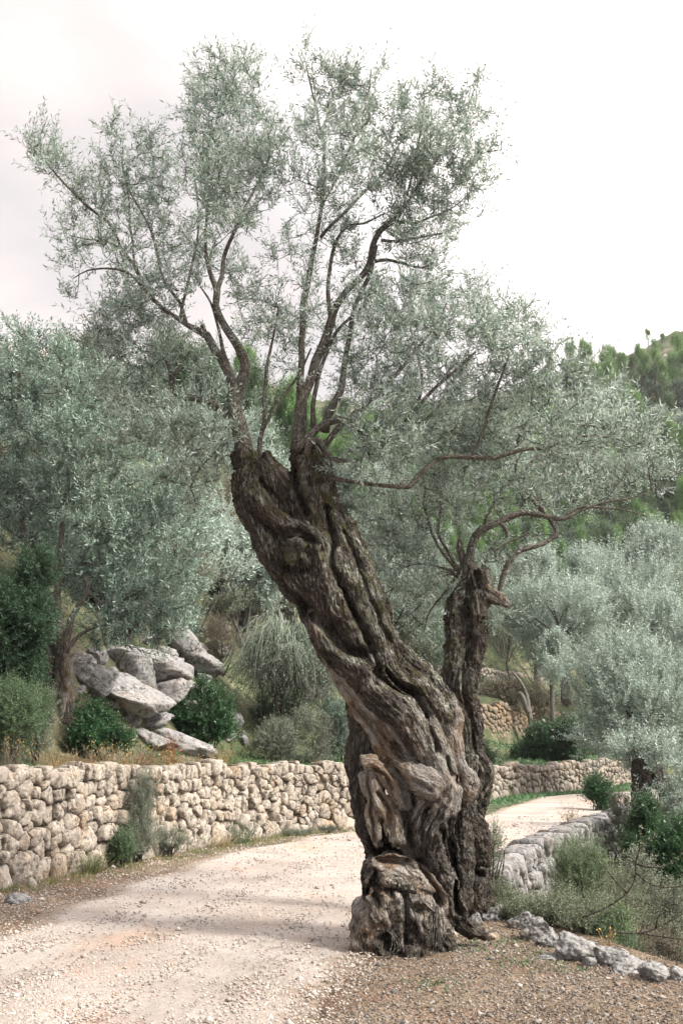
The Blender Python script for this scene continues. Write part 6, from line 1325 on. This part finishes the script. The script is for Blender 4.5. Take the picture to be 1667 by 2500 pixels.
# weeds that can be told apart
def weed(name, px, py, Y, h, w, mat, label, n=160, blade=.004, group=None, base=None, heads=None, lean=.5):
    b = P(px, py, Y); z = gz(b[0], b[1]) if base is None else base; root = empty(name, (b[0], b[1], z), label=label, cat='plant', group=group)
    a = Acc(); m = max(8, n//5); r3 = np.random.default_rng(int(px+py)); st_ = np.column_stack([r3.normal(size=(m, 2))*w*.18, np.zeros(m)])
    en = st_*2.2+np.column_stack([r3.normal(size=(m, 2))*w*.5*lean, h*r3.uniform(.5, 1.05, m)]); mid = (st_+en)/2+r3.normal(size=(m, 3))*h*.06
    v, q, fib = thin_tubes(np.stack([st_, mid, en], 1), .0035, .0015); a.add(v, q, None, tint=np.full(len(v), .4)); k = r3.integers(m, size=n); f_ = r3.uniform(.15, 1, n)[:, None]
    p_ = st_[k]*(1-f_)+en[k]*f_+r3.normal(size=(n, 3))*w*.05
    obj('stems', a.mesh('stems', mat), root, kind='stuff')
    v, q = leaf_quads(p_, r3.normal(size=(n, 3))+np.array([0, 0, .9]), r3.normal(size=(n, 3)), h*.16*r3.uniform(.5, 1.3, n), blade*r3.uniform(.6, 1.4, n)*2, .1, .2); A2 = Acc(); A2.add(v, q, None, tint=np.repeat(r3.random(n), 4))
    obj('leaves', A2.mesh('leaves', mat), root, kind='stuff')
    if heads:
        m2 = n//3; k = r3.integers(m, size=m2); v, q = leaf_quads(en[k]+r3.normal(size=(m2, 3))*w*.06, r3.normal(size=(m2, 3)), r3.normal(size=(m2, 3)), np.full(m2, .022), np.full(m2, .016)); A3 = Acc(); A3.add(v, q, None, tint=np.repeat(r3.random(m2), 4))
        obj('flowers', A3.mesh('flowers', heads), root, kind='stuff')
    return root
bush('feathery_bush', 345, 2010, 30, 74, wallY(345)-.42, M_GREYSHRUB, 'tall feathery grey-green bush growing up against the left wall', n=260, leaf=(.030, .004), nodes=14, nsp=4, length=.24, up=.7, dirup=1.1, stems=14, depth=.6, twig=.002)
bush('feathery_bush', 302, 2060, 26, 30, wallY(302)-.4, M_PINE_DULL, 'smaller green shoots left of the tall feathery bush by the wall', n=90, leaf=(.04, .006), nodes=10, nsp=3, length=.16, up=.5, dirup=.9, stems=8, depth=.6, twig=.002)
bush('feathery_bush', 415, 2060, 50, 20, wallY(415)-.4, M_GREYSHRUB, 'low straggly weeds right of the tall feathery bush by the wall', n=110, leaf=(.03, .005), nodes=10, nsp=3, length=.16, up=.4, dirup=.9, stems=10, depth=.5, twig=.002)
weed('grass_tuft', 225, 2105, wallY(225)-.35, .28, .42, M_GRASS, 'bright green grass tuft at the wall foot below the widest stone', n=520, blade=.003)
weed('weed', 585, 2040, wallY(585)-.35, .34, .4, M_PINE_DULL, 'blue-green weed at the foot of the wall near its middle', n=330, blade=.003)
weed('weed', 540, 2062, wallY(540)-.5, .22, .4, M_STRAW, 'yellowish dry weed at the road edge near the middle of the wall', n=240, blade=.003)
bush('thyme_cushion', 718, 2050, 32, 20, wallY(718)-.45, M_GREYSHRUB, 'round grey cushion shrub at the wall foot left of the huge trunk', n=120, leaf=(.018, .006), nodes=7, length=.07)
bush('thyme_cushion', 752, 2056, 15, 11, wallY(752)-.55, M_GREYSHRUB, 'small grey cushion shrub beside the round one', n=50, leaf=(.018, .006), nodes=7, length=.06)
bush('thyme_cushion', 803, 2036, 22, 13, wallY(803)-.45, M_GREYSHRUB, 'grey-lilac cushion shrub nearest the huge trunk', n=80, leaf=(.018, .006), nodes=7, length=.07)
W8 = [('straw', M_STRAW, 'straw-coloured dry weed'), ('rust', M_RUST, 'rusty red dried weed'), ('yel', M_BRUSH, 'brown stalky weed with yellow heads'), ('gr', M_GRASS, 'fresh green weed')]
for i, (px, k, hh, ww, wh) in enumerate([(22, 2, .55, .3, 'at the far left above the wall'), (180, 0, .35, .6, 'at the foot of the split trunk'), (205, 1, .25, .35, 'above the wall right of the split trunk'), (255, 2, .45, .6, 'above the wall below the rounded bush'), (285, 0, .42, .5, 'above the wall right of the rounded bush'),
        (335, 1, .3, .4, 'in front of the mottled hump'), (355, 2, .4, .4, 'beside the mottled hump'), (420, 1, .62, .26, 'tall before the whale-backed boulder'), (395, 0, .35, .4, 'left of the tall rusty one'), (380, 3, .3, .4, 'low before the whale-backed boulder'), (535, 0, .4, .3, 'at the end of the whale-backed boulder'),
        (575, 3, .45, .4, 'grassy above the middle of the wall'), (470, 0, .25, .5, 'thin above the middle of the wall'), (640, 3, .22, .5, 'short above the wall'), (770, 0, .4, .12, 'single dry stalk close to the huge trunk'), (135, 0, .3, .4, 'left of the split trunk foot')]):
    Yp = wallY(px)+.55; weed('weed', px, 1850, Yp, hh, ww, W8[k][1], W8[k][2]+' '+wh, n=200, blade=.004, heads=M_YELLOW if k == 2 else None)
weed('weed', 1388, 1998, 21.5, .42, .35, M_STRAW, 'yellow flowering weed on the far edge of the track', n=140, blade=.006, heads=M_YELLOW)
weed('weed', 1480, 2330, 8.7, .16, .10, M_STRAW, 'little yellow weed behind the rock row', n=40, heads=M_YELLOW)
# hanging dry roots on the right side of the stump
rt = []
for i in range(16):
    x0 = 1040+rr.uniform(-6, 34); y0 = 2215+rr.uniform(-20, 30); rt.append([(x0, y0, -.30), (x0+rr.uniform(2, 16), y0+45, -.40), (x0+rr.uniform(-8, 14), 2300+rr.uniform(0, 30), -.42)])
for i in range(5): rt.append([(950+rr.uniform(-8, 8), 2270, -.5), (965+rr.uniform(-30, 20), 2310, -.55), (925+rr.uniform(-20, 30), 2350, -.5), (890+rr.uniform(-20, 20), 2362, -.45)])
a = Acc()
for i, pa in enumerate(rt):
    c = spline([[*P(q_[0], q_[1], TY+q_[2]), .0035] for q_ in pa], step=.05); v, q, tr, fib = tube(c[:, :3], c[:, 3], 4, seed=i); a.add(v-o1, q, tr, fib=fib)
obj('dry_shoots', a.mesh('dry_shoots', M_LIMB, True), tree1, kind='stuff')

# ---------------------------------------------------------------- valley haze
hm = bpy.data.materials.new('haze'); hm.use_nodes = True; hn = hm.node_tree; hn.nodes.clear()
ho = hn.nodes.new('ShaderNodeOutputMaterial'); hv = hn.nodes.new('ShaderNodeVolumePrincipled')
hv.inputs['Color'].default_value = (.96, .97, 1, 1); hv.inputs['Density'].default_value = .0003; hv.inputs['Anisotropy'].default_value = .3
hn.links.new(hv.outputs[0], ho.inputs['Volume'])
x0, x1, y0, y1, z0, z1 = -480, 480, -40, 960, -260, 175
hvv = [[x, y, z] for z in (z0, z1) for y in (y0, y1) for x in (x0, x1)]
hq_ = [[0, 2, 3, 1], [4, 5, 7, 6], [0, 1, 5, 4], [2, 6, 7, 3], [0, 4, 6, 2], [1, 3, 7, 5]]
obj('haze', mesh_data('haze', hvv, np.array(hq_), hm), kind='stuff')
